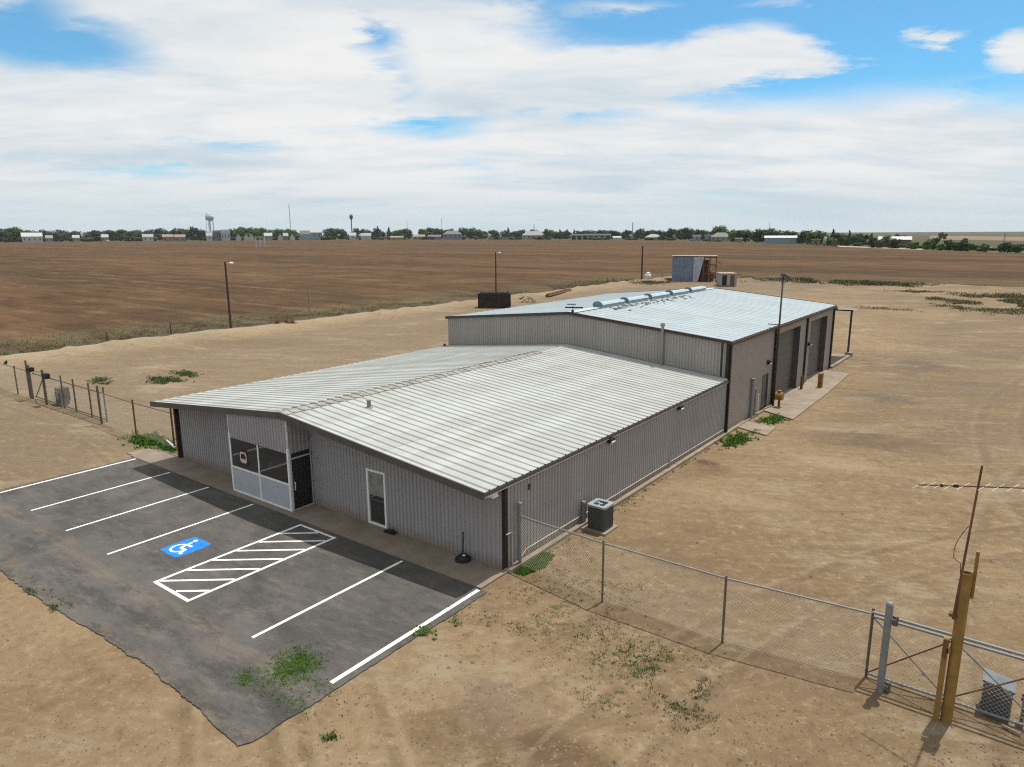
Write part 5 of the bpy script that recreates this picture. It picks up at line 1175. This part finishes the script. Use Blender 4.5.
house(571, 611, 233.8, 'cream', 'white', 'long white roofed building with dark open bays', 'bays', d=1190, wallf=.8, wins=7, cat='building', name='building')
house(613, 621, 236.2, 'white', 'white', 'small white building right of the long building with bays', d=1150, wins=1)
house(645, 668, 234.0, 'cream', 'pale', 'pale house with wide white hip roof beyond the field', 'hip', d=1085, wallf=.45, wins=4)
house(667, 676, 234.6, 'tan', 'tan', 'tan wing standing right of the pale wide hip roofed house', 'hip', d=1090, wallf=.5, wins=1)
house(693, 701, 234.8, 'blue', 'white', 'small blue walled hut left of the large grey hip roofed house', 'flat', d=935, wallf=.7, wins=1, cat='hut', name='hut')
house(705, 714, 234.6, 'blue', 'pale', 'blue grey annex left of the large grey hip roofed house', 'flat', d=915, wallf=.8, wins=1, cat='annex', name='annex')
house(711, 731, 232.5, 'cream', 'grey', 'large grey hip roofed house under the tallest tree', 'hip', d=900, wallf=.5, wins=4)
house(735.5, 743, 237.8, 'tan', 'white', 'small tan hut right of the large grey hip roofed house', 'flat', d=800, wallf=.7, wins=0, cat='hut', name='hut')
house(765, 797, 235.6, 'blue', 'white', 'long white roofed metal barn before dark trees at right', 'gable', d=700, wallf=.72, wins=0, depth=12, cat='barn', name='barn')
house(799, 804, 233, 'white', 'white', 'small white building between trees right of the long metal barn', d=730, wallf=.8, wins=1)
house(879, 912, 236.4, 'brick', 'white', 'long brick building with a white roof beyond the right end of the field', 'gable', d=640, wallf=.6, depth=14, wins=0, cat='building', name='building')
house(812, 821, 239, 'tan', 'tan', 'small tan shed beside the leaning pale silo', 'flat', d=600, wallf=.8, wins=1, cat='shed', name='shed')
house(832, 838, 240.5, 'brick', 'tan', 'small rusty brown shed right of the leaning pale silo', 'end', d=585, wallf=.6, wins=0, cat='shed', name='shed')
house(969, 992, 247.4, 'white', 'white', 'long low white roofed shed among bushes at far right', 'flat', d=500, wallf=.6, wins=0, cat='shed', name='shed')
P = column(826, 585); o = tag(empty('silo', (P.x, P.y, 0)), 'pale narrow leaning silo at the right end of the tree row', 'silo')
h = row_height(P, 236.8); one('body', HW['cream'], o, lambda b: (b.tube((P.x-1.0, P.y, 0), (P.x, P.y, h), 1.5, 1.0, n=12), b.tube((P.x, P.y, h), (P.x, P.y, h+.6), 1.0, .2, n=12)), True)
P = column(107, 1420); o = tag(empty('van', (P.x, P.y, 0), a), 'white box van parked at the far edge of the field, far left', 'van')
mb = MB(); mb.prism([(-3.2, .6), (3.4, .6), (3.4, 1.6), (2.6, 2.0), (2.0, 3.4), (-3.2, 3.4)], -1.1, 1.1); mb.build('body', HW['white'], o, local=True)
mb = MB()
for x in (-2, 2.2): mb.tube((x, -1.15, .5), (x, -.9, .5), .5, n=10)
mb.build('wheel', black_m, o, local=True)
P = column(549, 1230); o = tag(empty('car', (P.x, P.y, 0), a), 'white parked vehicle right of the pale hip roofed house', 'car')
mb = MB(); mb.prism([(-2.6, .4), (2.6, .4), (2.6, 1.2), (1.5, 1.4), (1.0, 2.3), (-1.8, 2.3), (-2.6, 1.3)], -1, 1); mb.build('body', HW['white'], o, local=True)
# towers
P = column(211, 1650); o = tag(empty('water_tower', (P.x, P.y, 0)), 'white water tower on tall legs above the distant trees', 'water tower')
hb, ht = row_height(P, 219.5), row_height(P, 213.5); wtm = hw('tower white', (.50, .55, .58))
one('tank', wtm, o, lambda b: (b.tube((P.x, P.y, hb), (P.x, P.y, ht-2), 8.2, 8.4, n=18), b.tube((P.x, P.y, ht-2), (P.x, P.y, ht+1.5), 8.4, 2.0, n=18), b.tube((P.x, P.y, hb-3), (P.x, P.y, hb), 3.0, 8.2, n=18)), True)
for i in range(5):
    an_ = R(30+72*i); one('leg', wtm, o, lambda b: b.tube((P.x+8*math.cos(an_), P.y+8*math.sin(an_), 0), (P.x+7.2*math.cos(an_), P.y+7.2*math.sin(an_), hb+1), .55, n=6))
one('riser', wtm, o, lambda b: b.tube((P.x, P.y, 0), (P.x, P.y, hb-1), 1.3, n=10))
P = column(352, 1700); o = tag(empty('water_tower', (P.x, P.y, 0)), 'dark mushroom shaped tower on a single slender stem', 'water tower')
hb, ht = row_height(P, 218.5), row_height(P, 214.5); dtm = hw('tower dark', (.10, .11, .12))
one('tank', dtm, o, lambda b: (b.tube((P.x, P.y, hb-3), (P.x, P.y, hb+2), 1.5, 4.4, n=12), b.tube((P.x, P.y, hb+2), (P.x, P.y, ht), 4.4, 3.0, n=12)), True); one('stem', dtm, o, lambda b: b.tube((P.x, P.y, 0), (P.x, P.y, hb), 1.2, n=8))
def mast(px, d, row, r_, label):
    P = column(px, d); h = row_height(P, row); mb = MB()
    for i in range(3): an_ = R(120*i); mb.tube((P.x+r_*1.6*math.cos(an_), P.y+r_*1.6*math.sin(an_), 0), (P.x+r_*.8*math.cos(an_), P.y+r_*.8*math.sin(an_), h), r_*.45, n=4)
    n_ = int(h/6)
    for i in range(n_):
        z = i*6; mb.bar((P.x-r_*1.2, P.y, z), (P.x+r_*1.2, P.y, z+5), r_*.35)
    tag(mb.build('radio_mast', hw('mast grey', (.22, .24, .27))), label, 'radio mast')
mast(291, 1800, 204, .7, 'tallest thin radio mast, right of the bright green trees')
mast(407.5, 2000, 219, .4, 'faint thin radio mast, left one of a pair above the middle trees'); mast(442, 1900, 218, .45, 'thin radio mast left of the grey roofed house, right one of a pair')
mast(632.5, 1200, 222, .55, 'dark mast rising from trees beside the pale hip roofed house'); mast(769, 1300, 222.5, .3, 'thin radio mast above the trees behind the long metal barn'); mast(534, 1500, 224, .6, 'short mast behind the large pale hip roofed house')
mast(1005, 700, 233, .4, 'small mast on the plain at far right')

# ------------------------------------------------------------------ air
mb = MB(); mb.box(-3200, 3200, -700, 4200, -1.6, 95)
hm = bpy.data.materials.new('pale air'); hm.use_nodes = True; k = NT(hm.node_tree); k.n.clear()
ho = k.new('ShaderNodeOutputMaterial'); pvn = k.new('ShaderNodeVolumePrincipled'); pvn.inputs['Density'].default_value = 0.000035
pvn.inputs['Color'].default_value = (.80, .88, .96, 1); pvn.inputs['Anisotropy'].default_value = 0.2
k.l.new(pvn.outputs[0], ho.inputs['Volume'])
tag(mb.build('haze', hm), 'pale even air that veils the far town', 'haze', kind='stuff')
